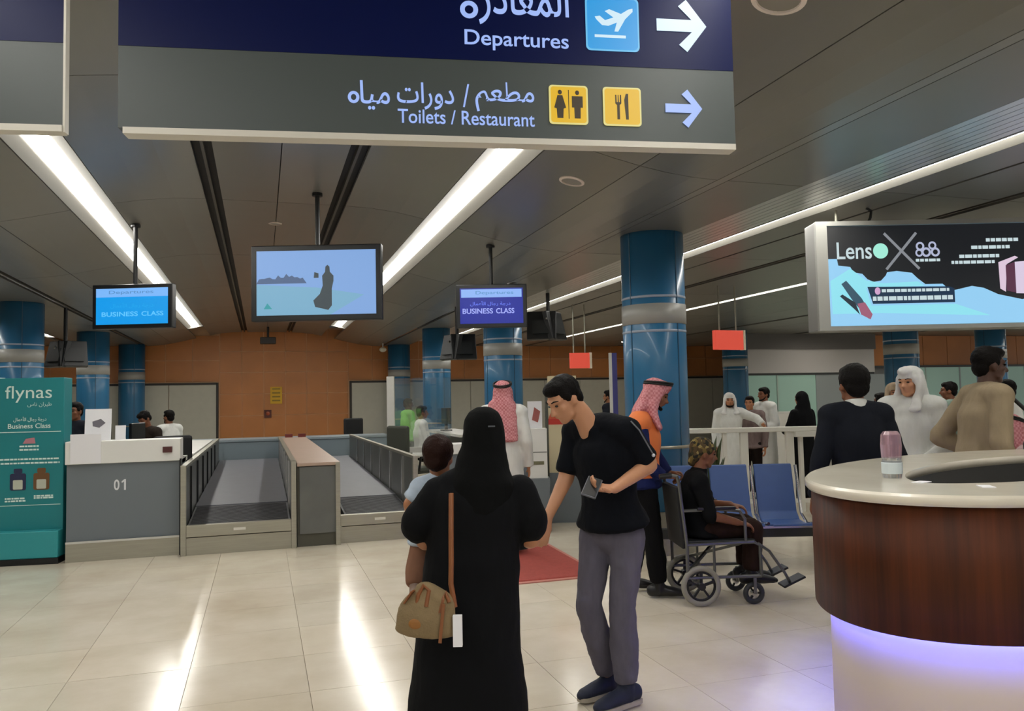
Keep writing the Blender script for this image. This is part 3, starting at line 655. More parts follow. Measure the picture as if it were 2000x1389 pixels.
o = thing('cross_conveyor', (.6, 16.2, 0), 0, 'bluish grey collecting conveyor box crossing in front of the orange wall', 'conveyor')
MB().box(-1.9, 0, 0, 1.9, .9, .84).build('body', mat('bluish_panel', '#76838c', .45), o, bevel=.01); MB().box(-1.9, -.02, .84, 1.9, .92, .88).build('top_rail', mat('bluish_rail', '#8b979d', .4, metal=.3), o)
for x in (-.15, .1): MB().box(x, .1, .88, x+.14, .3, .95).build('photo_sensor', mat('sensor_red', '#6b2018', .5), o)
# agent desks beside the conveyors
o = thing('agent_desk', (-1.25, 10.95, 0), 0, 'long white agent desk running back along the left conveyor', 'desk')
box('worktop', M_white, o, (.0, 0, .90), (.43, 4.2, .94)); box('back_panel', M_steel_d, o, (.36, .0, 0), (.42, 4.2, .90)); box('side_top', M_white, o, (-1.3, .0, .90), (0, 1.4, .94)); box('side_panel', M_cgrey, o, (-1.3, .0, 0), (-1.25, 1.4, .9))
o = thing('agent_desk', (2.05, 9.6, 0), 0, 'white agent desk right of the conveyors behind the woman in black', 'desk')
box('worktop', M_white, o, (.85, 2.3, .98), (1.42, 5.0, 1.02)); box('front_panel', M_cgrey, o, (1.0, 2.35, 0), (1.40, 2.4, .98)); box('side_panel', M_cgrey, o, (1.2, 2.4, 0), (1.25, 4.95, .98))
def desk_monitor(loc, rz, label):
    o = thing('desk_monitor', loc, rz, label, 'monitor', 'desk monitors'); MB().box(-.21, -.02, .12, .21, .02, .40).build('screen', M_black, o, bevel=.006)
    box('stand', M_darkgrey, o, (-.03, -.02, .02), (.03, .02, .14)); box('base', M_darkgrey, o, (-.10, -.08, 0), (.10, .08, .02))
desk_monitor((-1.95, 11.3, .94), R(70), 'black desk monitor on the left agent desk nearest the blue column'); desk_monitor((-1.55, 11.45, .94), R(75), 'black desk monitor on the left agent desk by the seated dark man'); desk_monitor((-2.35, 11.1, .94), R(160), 'black desk monitor behind the white notice on counter 01')
desk_monitor((3.1, 13.7, 1.02), R(95), 'black desk monitor before the seated man in white on the right')
def office_chair(loc, rz, label, m):
    o = thing('office_chair', loc, rz, label, 'chair', 'office chairs')
    for k in range(5):
        a = 2*PI*k/5; MB().path([(0, 0, .10), (.28*math.cos(a), .28*math.sin(a), .06)], [.025, .018]).build('foot', M_blackm, o); MB().ball((.28*math.cos(a), .28*math.sin(a), .03), .03, 10, 6).build('caster', M_blackm, o)
    MB().rod((0, 0, .08), (0, 0, .50), .028).build('column', M_blackm, o); MB().box(-.25, -.25, .50, .25, .25, .59).build('seat', m, o, bevel=.04)
    bk = MB().box(-.235, -.31, .66, .235, -.24, 1.20).build('backrest', m, o, bevel=.035); MB().bar((0, -.2, .52), (0, -.29, .8), .06, .02).build('back_bar', M_blackm, o)
    for s in (-1, 1): MB().path([(s*.25, -.1, .55), (s*.29, -.1, .74), (s*.29, .14, .75)], .018).build('armrest', M_blackm, o)
office_chair((-1.14, 10.5, 0), R(30), 'black office chair beside the left conveyor behind counter 01', mat('chair_black', '#101114', .7)); office_chair((2.12, 11.6, 0), R(-60), 'dark olive office chair beside the right conveyor near the green shirt', mat('chair_olive', '#3a3d35', .8)); office_chair((2.05, 17.7, 0), R(200), 'far black office chair at the end of the right conveyor', mat('chair_black', '#101114', .7))
# white framed glass screen
o = thing('glass_screen', (1.86, 11.98, 0), -YAW, 'white framed glass screen standing behind the right conveyor', 'screen')
box('post', M_white, o, (-.05, -.04, .78), (.06, .04, 1.93)); box('leg', M_steel, o, (-.03, -.03, 0), (.04, .03, .78)); box('bottom_rail', M_white, o, (.06, -.04, .78), (.9, .04, .86)); box('glass', mat('clear_glass', '#e6efea', .05, trans=1, alpha=.25), o, (.06, -.005, .86), (.9, .005, 1.9))
# second counter and the stands behind the pair
o = thing('check_in_counter', (2.55, 9.1, 0), 0, 'grey check-in counter behind the woman and the young man', 'counter')
MB().box(-.55, .02, .19, .75, .75, .92).build('body', M_cgrey, o, bevel=.004); MB().box(-.56, -.01, .92, .40, .30, 1.04).build('upper_band', M_cwhite, o, bevel=.006); box('plinth', M_steel, o, (-.55, 0, 0), (.75, .74, .19))
o = thing('leaflet_stand', (3.07, 8.80, 0), -YAW, 'white leaflet stand between the woman in black and the young man', 'stand')
MB().box(-.10, 0, .62, .12, .20, 1.20).build('cabinet', M_cwhite, o, bevel=.005); box('plinth', M_cgrey, o, (-.12, -.02, 0), (.14, .24, .62)); box('drawer_line', M_steel_d, o, (-.095, -.004, .92), (.115, 0, .93)); box('print_strip', mat('print_olive', '#6d6b50', .6), o, (-.07, -.004, .78), (.08, 0, .82))
box('header', M_paper, o, (-.10, .05, 1.20), (.07, .06, 1.52)); poly('header_print', [(-.05, 1.30), (.02, 1.27), (.05, 1.40), (-.02, 1.45)], mat('print_red2', '#a05a55', .6), o, .048)
o = thing('poster_panel', (3.62, 9.34, 0), -YAW, 'cream poster panel with a red stripe behind the young man', 'poster')
MB().box(-.19, 0, .62, .17, .06, 1.83).build('board', mat('cream_poster', '#d3c6a2', .5), o); box('lower_panel', M_cgrey, o, (-.20, -.01, 0), (.75, .07, .62)); box('red_print', mat('poster_red', '#c2342a', .5), o, (-.19, -.004, 1.22), (.17, 0, 1.29)); poly('print_flame', [(-.19, 1.29), (.15, 1.29), (.0, 1.50), (-.14, 1.42)], mat('poster_orange', '#c8583a', .5), o, -.002); box('edge_strip', mat('poster_edge', '#4d4f45', .5), o, (-.22, -.01, .1), (-.19, .07, 1.7))
o = thing('flag_banner', (4.02, 8.72, 0), -YAW, 'narrow purple and white banner edge standing against the big column', 'banner')
box('cloth', mat('banner_purple', '#3a3a78', .6), o, (-.0, 0, .75), (.06, .03, 2.08)); box('edge', M_white, o, (-.035, 0, .75), (0, .03, 2.08)); box('base', M_blackm, o, (-.1, -.1, 0), (.12, .12, .03)); MB().rod((0, .015, 0), (0, .015, .8), .012).build('pole', M_steel, o)
o = thing('red_floor_mat', (2.33, 7.25, 0), R(0), 'red floor mat between the woman in black and the young man', 'mat')
MB().prism([(0, 0), (1, 0), (1, 1), (0, 1)], 0, 1)
m = MB(); pts = [(-.40, -.80), (.30, -.80), (.50, -.42), (.55, .85), (-.40, .85)]
m.add([(x, y, 0) for x, y in pts]+[(x*.97, y*.97, .018) for x, y in pts], [(4, 3, 2, 1, 0), (5, 6, 7, 8, 9)]+[(i, (i+1) % 5, 5+(i+1) % 5, 5+i) for i in range(5)]); m.build('pile', mat('red_carpet', '#9a423a', .9, var=.1, scale=30, bump=.3, bscale=120), o)
m = MB(); pts2 = [(x*1.06, y*1.05) for x, y in pts]; m.add([(x, y, 0) for x, y in pts2]+[(x, y, .009) for x, y in pts2], [(4, 3, 2, 1, 0), (5, 6, 7, 8, 9)]+[(i, (i+1) % 5, 5+(i+1) % 5, 5+i) for i in range(5)]); m.build('border', mat('mat_border', '#b5766a', .8), o)

# ================================================================== WAITING AREA
o = thing('waiting_bench', (4.35, 6.29, 0), -YAW, 'waiting bench with blue seats on a dark beam beyond the wheelchair', 'bench')
M_seat = mat('blue_seat', '#3a568c', .45, var=.05)
for k in range(3):
    x = -.62+k*.425-.02; m = MB()
    prof = [(-.22, .40), (-.06, .375), (.12, .385), (.19, .45), (.23, .60), (.30, .88), (.32, .885), (.26, .60), (.22, .43), (.13, .36), (-.06, .35), (-.22, .375)]
    m.prism_x(prof, x-.18, x+.18).build('seat_shell', M_seat, o, bevel=.012)
    for yy in (0,): MB().path([(x+.2125, -.2, .40), (x+.2125, .02, .36), (x+.2125, .17, .43), (x+.2125, .29, .87)], .014).build('seat_frame', M_chrome, o)
MB().bar((-1.2, .04, .29), (1.0, .04, .29), .07, .09).build('beam', mat('bench_beam', '#2e302e', .5), o); MB().bar((-.8, -.20, .37), (.55, -.20, .37), .03, .02).build('front_trim', M_chrome, o)
for x in (-.9, .75): MB().bar((x, .04, .29), (x, .04, .05), .05, .05).build('leg', M_steel, o); MB().bar((x, -.25, .03), (x, .33, .03), .05, .05).build('foot', M_steel, o)
o = thing('white_barrier', (6.15, 9.06, 0), -YAW, 'white metal barrier table with legs in front of the queue', 'barrier')
M_wm = mat('white_metal', '#d3d1c8', .4)
MB().box(-.85, -.06, 1.05, .95, .12, 1.11).build('top_rail', M_wm, o, bevel=.008)
for x, w in ((-.38, .05), (-.15, .10), (.45, .10), (.62, .05), (.84, .05)): box('leg', M_wm, o, (x, -.03, 0), (x+w, .03, 1.05))
box('lower_rail', M_wm, o, (-.38, -.02, .12), (.86, .02, .17)); box('box_shelf', M_wm, o, (.55, -.1, .98), (.95, .12, 1.05))
o = thing('reception_screen', (8.0, 11.3, 0), -YAW, 'white low partition right of the queue behind the black suit', 'partition'); box('panel', M_wm, o, (-.25, 0, 0), (.7, .06, 1.22)); box('cap', M_white, o, (-.26, -.01, 1.22), (.71, .07, 1.25))
o = thing('potted_plant', (4.66, 7.65, 0), 0, 'leafy green plant in a pot behind the wheelchair passenger', 'plant')
MB().lathe([(.001, 0), (.14, 0), (.18, .36), (.16, .36), (.14, .30), (.001, .30)], n=24).build('pot', mat('plant_pot', '#7d7a70', .5), o)
ml = mat('plant_leaf', '#3c4a22', .5, var=.3, scale=10); random.seed(5)
for k in range(26):
    a = random.uniform(0, 2*PI); r = random.uniform(.05, .17); z1 = random.uniform(.75, 1.12); w = .035
    p0 = Vector((.03*math.cos(a), .03*math.sin(a), .30)); p1 = Vector((r*.6*math.cos(a), r*.6*math.sin(a), z1-.15)); p2 = Vector((r*math.cos(a), r*math.sin(a), z1)); s_ = Vector((-math.sin(a), math.cos(a), 0))*w; t_ = Vector((0, 0, .004))
    vs = [p0-s_*.2, p0+s_*.2, p1+s_, p2, p1-s_]; MB().add([v for v in vs]+[v+t_+Vector((math.cos(a), math.sin(a), 0))*.003 for v in vs], [(0, 1, 2, 3, 4), (9, 8, 7, 6, 5)]+[(i, (i+1) % 5, 5+(i+1) % 5, 5+i) for i in range(5)]).build('leaf', ml, o)

# ================================================================== INFORMATION DESK
def info_desk():
    cx, cy, A_, B_, ph, zt = 3.802, 3.125, .841, 1.558, 1.899, 1.15
    o = thing('information_desk', (cx, cy, 0), ph, 'oval wood clad information desk with pale stone top and blue underglow', 'desk')
    def oval(name, prof, m, n=144):          # closed profile of (offset from the outline, height) swept round the oval
        vs = []; k = len(prof)
        for i in range(n):
            t = 2*PI*i/n; c_, s_ = math.cos(t), math.sin(t); nx, ny = c_/A_, s_/B_; l = math.hypot(nx, ny)
            vs += [(A_*c_+d*nx/l, B_*s_+d*ny/l, z) for d, z in prof]
        fs = [(i*k+q, ((i+1) % n)*k+q, ((i+1) % n)*k+(q+1) % k, i*k+(q+1) % k) for i in range(n) for q in range(k)]
        ob = MB().add(vs, fs).build(name, m, o)
        for p in ob.data.polygons: p.use_smooth = abs(p.normal.z) < .6
        return ob
    oval('stone_top', [(-.44, zt-.045), (-.008, zt-.045), (0, zt-.035), (0, zt-.01), (-.01, zt), (-.44, zt)], mat('pale_stone', '#d3ccbc', .22, var=.08, scale=3, coat=.2))
    oval('wood_front', [(-.050, .59), (-.026, .59), (-.026, zt-.045), (-.050, zt-.045)], wood_veneer('dark_walnut', '#2c1206', '#5f2d10'))
    oval('pale_base', [(-.25, 0), (-.090, 0), (-.090, .80), (-.25, .80)], mat('pale_base', '#d8cabd', .55, var=.03, scale=2))
    oval('inner_wall', [(-.44, 0), (-.41, 0), (-.41, zt-.045), (-.44, zt-.045)], mat('inner_black', '#0a0806', .6))
    oval('led_strip', [(-.083, .625), (-.056, .625), (-.056, .64), (-.083, .64)], mat('blue_led', '#5a5cff', .4, emit=46, emit_color='#5a62ff'))
    oval('led_soffit', [(-.09, .65), (-.05, .65), (-.05, .67), (-.09, .67)], mat('soffit_white', '#d8d8d8', .6))
info_desk()
o = thing('plastic_bottle', (2.785, 3.00, 1.15), 0, 'clear plastic bottle with pink top half standing on the desk edge', 'bottle')
M_clear = mat('clear_plastic', '#eef2f4', .08, trans=.85, alpha=.6)
MB().lathe([(.001, 0), (.040, 0), (.043, .02), (.043, .075), (.041, .085), (.043, .095), (.001, .095)], n=28).build('body', M_clear, o, smooth=False); MB().lathe([(.0435, .02), (.045, .022), (.045, .07), (.0435, .072)], n=28).build('label_band', mat('bottle_label', '#c9d4d8', .5), o)
MB().lathe([(.001, .095), (.043, .095), (.046, .15), (.042, .20), (.030, .215), (.001, .215)], n=28).build('upper_half', mat('pink_plastic', '#e0b4c8', .12, trans=.6, alpha=.5), o)
for k, (x, y_, lab) in enumerate(((2.745, 2.79, 'small white card lying on the desk right of the bottle'), (2.84, 2.55, 'second small pale card lying on the desk near its inner edge'))):
    tag(MB().box(-.04, -.025, 0, .04, .025, .003).build('card', M_paper, loc=(x, y_, 1.15), rz=R(20+40*k)), lab, 'card', 'cards on the desk')

# ================================================================== PEOPLE
V = Vector
class Body:
    """closed volumes that are merged into one continuous surface"""
    def __init__(s): s.m = MB()
    def ell(s, c, r, f=(0, 1, 0), u=(0, 0, 1), n=16, k=10):
        f = V(f).normalized(); u = V(u); u = (u-f*u.dot(f)).normalized(); x = f.cross(u)
        b = MB().ball((0, 0, 0), (1, 1, 1), n, k); c = V(c)
        s.m.add([c+x*(v[0]*r[0])+f*(v[1]*r[1])+u*(v[2]*r[2]) for v in b.v], b.f); return s
    def tube(s, pts, rad, side=None, sub=5, n=16, cap0=1., cap1=1.):
        pts = [V(p) for p in pts]; rad = [(r, r) if not hasattr(r, '__len__') else r for r in rad]
        P, Q = [], []; k = len(pts)
        for i in range(k-1):
            p0, p1, p2, p3 = pts[max(i-1, 0)], pts[i], pts[i+1], pts[min(i+2, k-1)]
            for j in range(sub):
                t = j/sub; P.append(.5*((2*p1)+(p2-p0)*t+(2*p0-5*p1+4*p2-p3)*t*t+(3*p1-p0-3*p2+p3)*t**3))
                t = t*t*(3-2*t) if k > 2 else t; Q.append((rad[i][0]*(1-t)+rad[i+1][0]*t, rad[i][1]*(1-t)+rad[i+1][1]*t))
        P.append(pts[-1]); Q.append(rad[-1]); pa = V(side) if side else None
        rings = []
        t0 = (P[1]-P[0]).normalized(); t1 = (P[-1]-P[-2]).normalized()
        for a in ((.35, .94), (.7, .72), (.93, .38))[::-1]: rings.append((P[0]-t0*min(Q[0])*a[0]*cap0, (Q[0][0]*(a[1] if cap0 else 1), Q[0][1]*(a[1] if cap0 else 1)), t0)) if cap0 else None
        for i, p in enumerate(P): rings.append((p, Q[i], (P[min(i+1, len(P)-1)]-P[max(i-1, 0)]).normalized()))
        for a in ((.35, .94), (.7, .72), (.93, .38)): rings.append((P[-1]+t1*min(Q[-1])*a[0]*cap1, (Q[-1][0]*a[1], Q[-1][1]*a[1]), t1)) if cap1 else None
        vs = []
        for p, (ra, rb), t in rings:
            a = t.orthogonal() if pa is None else (V(side) if side else pa); a = a-t*a.dot(t)
            if a.length < 1e-4: a = t.orthogonal()
            a.normalize(); pa = a; b = t.cross(a)
            vs += [p+a*ra*math.cos(2*PI*q/n)+b*rb*math.sin(2*PI*q/n) for q in range(n)]
        m = len(rings); fs = [(i*n+q, i*n+(q+1) % n, (i+1)*n+(q+1) % n, (i+1)*n+q) for i in range(m-1) for q in range(n)]
        fs += [tuple(range(n-1, -1, -1)), tuple(range((m-1)*n, m*n))]
        s.m.add(vs, fs); return s
    def build(s, name, mt, parent, vox=.012, it=3, label=None, wrinkle=0, wscale=.12):
        o = s.m.build(name, mt, parent)
        r = o.modifiers.new('r', 'REMESH'); r.mode = 'VOXEL'; r.voxel_size = vox
        sm = o.modifiers.new('s', 'SMOOTH'); sm.factor = .5; sm.iterations = it
        if wrinkle:
            key = 'folds%g' % wscale; tx = bpy.data.textures.get(key) or bpy.data.textures.new(key, 'CLOUDS'); tx.noise_scale = wscale; tx.noise_depth = 2
            d = o.modifiers.new('d', 'DISPLACE'); d.texture = tx; d.strength = wrinkle; d.mid_level = .5; d.texture_coords = 'LOCAL'
        REMESH.append(o)
        if label: o['label'] = label
        return o
def orth(f, up=(0, 0, 1)):
    f = V(f).normalized(); u = V(up); u = (u-f*u.dot(f)).normalized(); return f, u, f.cross(u)   # forward, up, person's right

def head_shape(b, c, f, u=(0, 0, 1), k=1., nose=True):
    f, u, r = orth(f, u); c = V(c); at = lambda x, y, z: c+(r*x+f*y+u*z)*k
    b.ell(at(0, -.012, .025), (.073*k, .092*k, .088*k), f, u); b.ell(at(0, .022, -.035), (.060*k, .068*k, .078*k), f, u)
    b.ell(at(0, .055, -.092), (.026*k, .024*k, .020*k), f, u); b.tube([at(-.045, .03, -.075), at(0, .062, -.097), at(.045, .03, -.075)], [.016*k, .018*k, .016*k])
    b.tube([at(0, .082, .010), at(0, .100, -.016), at(0, .108, -.032)], [(.007*k)*1, .010*k, .013*k]); b.ell(at(0, .092, -.036), (.018*k, .013*k, .009*k), f, u)
    b.tube([at(-.046, .062, .022), at(0, .085, .020), at(.046, .062, .022)], [.012*k, .012*k, .012*k]); b.tube([at(-.020, .076, -.060), at(0, .086, -.060), at(.020, .076, -.060)], [.006*k, .010*k, .006*k])
    for s in (-1, 1): b.ell(at(s*.072, -.005, -.012), (.010*k, .020*k, .032*k), f, u); b.ell(at(s*.040, .055, -.022), (.022*k, .022*k, .020*k), f, u)
def face_parts(parent, c, f, u, k, brow_m, eye=True):
    f, u, r = orth(f, u); c = V(c); at = lambda x, y, z: c+(r*x+f*y+u*z)*k
    for s in (-1, 1):
        MB().path([at(s*.016, .090, .026), at(s*.034, .085, .031), at(s*.052, .068, .025)], [.003*k, .0035*k, .002*k], 8).build('eyebrow', brow_m, parent)
        e = MB(); e.ball((0, 0, 0), (.013*k, .006*k, .006*k), 12, 8); vs = [at(s*.032, .080, .003)+r*v[0]+f*v[1]+u*v[2] for v in e.v]
        MB().add(vs, e.f).build('eye', mat('eye_dark', '#1a120d', .2), parent, smooth=True)
def hair_shape(parent, c, f, u, k, m, long=0, vol=1.):
    f, u, r = orth(f, u); c = V(c); at = lambda x, y, z: c+(r*x+f*y+u*z)*k
    b = Body(); b.ell(at(0, -.022, .040), (.082*k*vol, .092*k*vol, .086*k*vol), f, u); b.ell(at(0, .022, .078), (.064*k*vol, .068*k*vol, .040*k*vol), f, u); b.ell(at(0, -.055, -.015), (.066*k*vol, .050*k*vol, .065*k), f, u)
    for s in (-1, 1): b.ell(at(s*.070, .012, .018), (.010*k, .020*k, .028*k), f, u)
    if long: b.tube([at(0, -.04, .02), at(0, -.05, -.08*long)], [(.085*k, .06*k), (.07*k, .04*k)], side=r)
    return b.build('hair', m, parent, vox=.008, it=2, wrinkle=.008, wscale=.02)
def hand_shape(b, w, d, n, thumb, k=1., curl=.5, spread=.12):
    """w wrist, d direction of the hand, n the way the palm faces, thumb = vector toward the thumb side"""
    d = V(d).normalized(); n = V(n); n = (n-d*n.dot(d)).normalized(); t = V(thumb); t = (t-d*t.dot(d)-n*t.dot(n)).normalized(); w = V(w)
    b.tube([w-d*.02*k, w+d*.02*k, w+d*.055*k, w+d*.088*k], [(.026*k, .020*k), (.032*k, .016*k), (.040*k, .015*k), (.038*k, .012*k)], side=t, n=14)
    for off, L, sp in ((.030, .070, 1), (.010, .080, .3), (-.010, .074, -.3), (-.029, .058, -1)):
        p = w+d*.082*k+t*off*k; dd = (d+t*sp*spread).normalized(); pts = [p]; a = 0
        for seg in (.42, .32, .26):
            a += curl*.95; q = dd*math.cos(a)+n*math.sin(a); p = p+q*L*seg*k; pts.append(p)
        b.tube(pts, [.0095*k, .0090*k, .0085*k, .0075*k], sub=3, n=10)
    p = w+d*.022*k+t*.026*k; q1 = (d*.55+t*.75+n*.30).normalized(); q2 = (d*.85+t*.30+n*.45).normalized()
    b.tube([p-q1*.01*k, p+q1*.034*k, p+q1*.034*k+q2*.030*k, p+q1*.034*k+q2*.052*k], [.014*k, .012*k, .0105*k, .009*k], sub=3, n=10)

def torso(b, J, g=0., k=1., belly=0., top=1., hem=None, hemw=0.):
    side = V(J['shR'])-V(J['shL']); side.z = 0
    sc = (V(J['shR'])+V(J['shL']))/2
    pts = []; rad = []
    if hem is not None: pts.append(hem); rad.append(((.168+hemw)*k+g, (.118+hemw)*k+g))
    skip = hem is not None and V(J['pelvis']).z-V(hem).z < .06*k
    pts += ([] if skip else [J['pelvis']])+[J['waist'], J['chest'], V(J['chest']).lerp(sc, .72), V(sc).lerp(V(J['neck']), .55)]
    rad += ([] if skip else [(.162*k+g, (.112+belly*.6)*k+g)])+[(.146*k+g, (.108+belly)*k+g), (.166*k+g, (.122+belly*.3)*k+g), (.160*k+g, .095*k+g), (.078*k*top+g, .068*k*top+g)]
    b.tube(pts, rad, side=side, n=22, cap0=.25, cap1=.4)
    b.tube([J['shR'], sc+V((0, 0, .012*k)), J['shL']], [.062*k+g, .070*k+g, .062*k+g])
def arm(b, sh, el, wr, k=1., g=0., a=0., e=1., end=None):
    """a..e : covered range, 0 shoulder, .5 elbow, 1 wrist"""
    sh, el, wr = V(sh), V(el), V(wr); P = lambda t: sh.lerp(el, t*2) if t < .5 else el.lerp(wr, t*2-1)
    Rr = lambda t: ((.054*(1-t*2)+.043*t*2) if t < .5 else (.044*(2-2*t)+.027*(2*t-1)))*k
    ts = [a]+[t for t in (.12, .25, .42, .5, .6, .75, .9) if a < t < e]+[e]
    b.tube([P(t) for t in ts], [(Rr(t)+g)*(1 if end is None or t < e else end) for t in ts], sub=3, cap1=.3 if end else 1.)
def leg(b, hip, kn, an, k=1., g=0., e=1., taper=1.):
    hip, kn, an = V(hip), V(kn), V(an)
    P = lambda t: hip.lerp(kn, t*2) if t < .5 else kn.lerp(an, t*2-1)
    Rr = lambda t: ((.088*(1-t*2)+.060*t*2) if t < .5 else (.060*(2-2*t)+.040*taper*(2*t-1)+.012*math.sin(PI*(2*t-1))))*k
    ts = [t for t in (0, .15, .3, .45, .5, .58, .72, .88, 1) if t < e]+[e]
    b.tube([P(t) for t in ts], [Rr(t)+g for t in ts], sub=3, cap1=.15)
def shoe(parent, an, d, k, m, sole_m=None, name='shoe'):
    an = V(an); d = V(d); d.z = 0; d.normalize(); s = d.cross(V((0, 0, 1)))
    z0 = max(0, an.z-.085*k); base = V((an.x, an.y, z0))
    b = Body(); b.tube([base-d*.065*k+V((0, 0, .050*k)), base+V((0, 0, .055*k)), base+d*.08*k+V((0, 0, .044*k)), base+d*.165*k+V((0, 0, .034*k)), base+d*.195*k+V((0, 0, .028*k))], [(.036*k, .046*k), (.040*k, .052*k), (.044*k, .040*k), (.042*k, .028*k), (.028*k, .020*k)], side=s)
    b.tube([an+V((0, 0, .02*k)), base+V((0, 0, .05*k))], [.044*k, .046*k]); o = b.build(name, m, parent, vox=.008, it=2)
    if sole_m:
        pr = [(-.085, .030), (-.06, .040), (.02, .040), (.11, .047), (.18, .040), (.205, .018)]
        pts = [base+d*x*k+s*w*k for x, w in pr]+[base+d*x*k-s*w*k for x, w in pr[::-1]]; n = len(pts)
        MB().add([p for p in pts]+[p+V((0, 0, .022*k)) for p in pts], [tuple(range(n-1, -1, -1)), tuple(range(n, 2*n))]+[(i, (i+1) % n, n+(i+1) % n, n+i) for i in range(n)]).build('sole', sole_m, o)
    return o
def headcloth(parent, J, f, u, k, m, ring_m=None, back=.28, tilt=0., front=True, agal=True):
    f, u, r = orth(f, u); c = V(J['head']); at = lambda x, y, z: c+(r*x+f*y+u*z)*k
    ff = V(f); ff.z = 0; ff.normalize() if ff.length > .01 else None
    b = Body(); b.ell(at(0, -.020, .045), (.092*k, .108*k, .084*k), f, u); b.ell(at(0, .030, .082), (.070*k, .075*k, .045*k), f, u)
    nb = V(J['neck'])
    b.tube([at(0, -.045, .03), at(0, -.060, -.06), nb-ff*.055*k+V((0, 0, .0)), nb-ff*.115*k-V((0, 0, back*k))], [(.094*k, .070*k), (.100*k, .060*k), (.150*k, .062*k), (.165*k, .062*k)], side=r, cap1=.3)
    if front:
        for s in (-1, 1): b.tube([at(s*.078, .005, .03), at(s*.085, .012, -.06), nb+r*s*.085*k+ff*.05*k+V((0, 0, .0)), nb+r*s*.095*k+ff*.10*k-V((0, 0, back*k*.8))], [(.022*k, .045*k), (.024*k, .045*k), (.038*k, .040*k), (.055*k, .024*k)], side=r)
    o = b.build('headcloth', m, parent, vox=.010, it=3, wrinkle=.016, wscale=.07)
    if agal:
        ax = (u*math.cos(tilt)+f*(-.28)).normalized()
        for dz in (0, .016): 
            t = MB().torus((0, 0, 0), (0, 0, 1), 1, .085, 30, 8); a2, x2 = (f-ax*f.dot(ax)).normalized(), None; x2 = a2.cross(ax)
            cc = at(0, -.014, .080+dz); MB().add([cc+x2*v[0]*.092*k+a2*v[1]*.112*k+ax*v[2]*.092*k for v in t.v], t.f).build('agal_ring', ring_m or mat('agal_black', '#0a0a0c', .7), o, smooth=True)
    return o

def stance(H, step=.0, armsout=0.):
    k = H/1.75
    J = dict(pelvis=(0, 0, .95), waist=(0, .0, 1.10), chest=(0, -.005, 1.28), neck=(0, -.005, 1.49), head=(0, .02, 1.635), shR=(.175, 0, 1.43), shL=(-.175, 0, 1.43), elR=(.235+armsout, -.02, 1.13), elL=(-.235-armsout, -.02, 1.13), wrR=(.245+armsout, .07, .88), wrL=(-.245-armsout, .07, .88),
             hipR=(.09, 0, .92), hipL=(-.09, 0, .92), knR=(.10, .02+step, .50), knL=(-.10, .02-step, .50), anR=(.10, step*1.6, .085), anL=(-.10, -step*1.6, .085))
    return {a: V(p)*k for a, p in J.items()}, k
SKIN = {'tan': mat('skin_tan', '#a8714f', .5, var=.05), 'fair': mat('skin_fair', '#bf8a68', .5, var=.05), 'dark': mat('skin_dark', '#4a2c1e', .45, var=.05), 'brown': mat('skin_brown', '#7a4c33', .5, var=.05)}
HAIR = mat('hair_black', '#0c0908', .6, bump=.4, bscale=120, spec=.12); HAIRB = mat('hair_brown', '#25130e', .6, bump=.4, bscale=120, spec=.12)
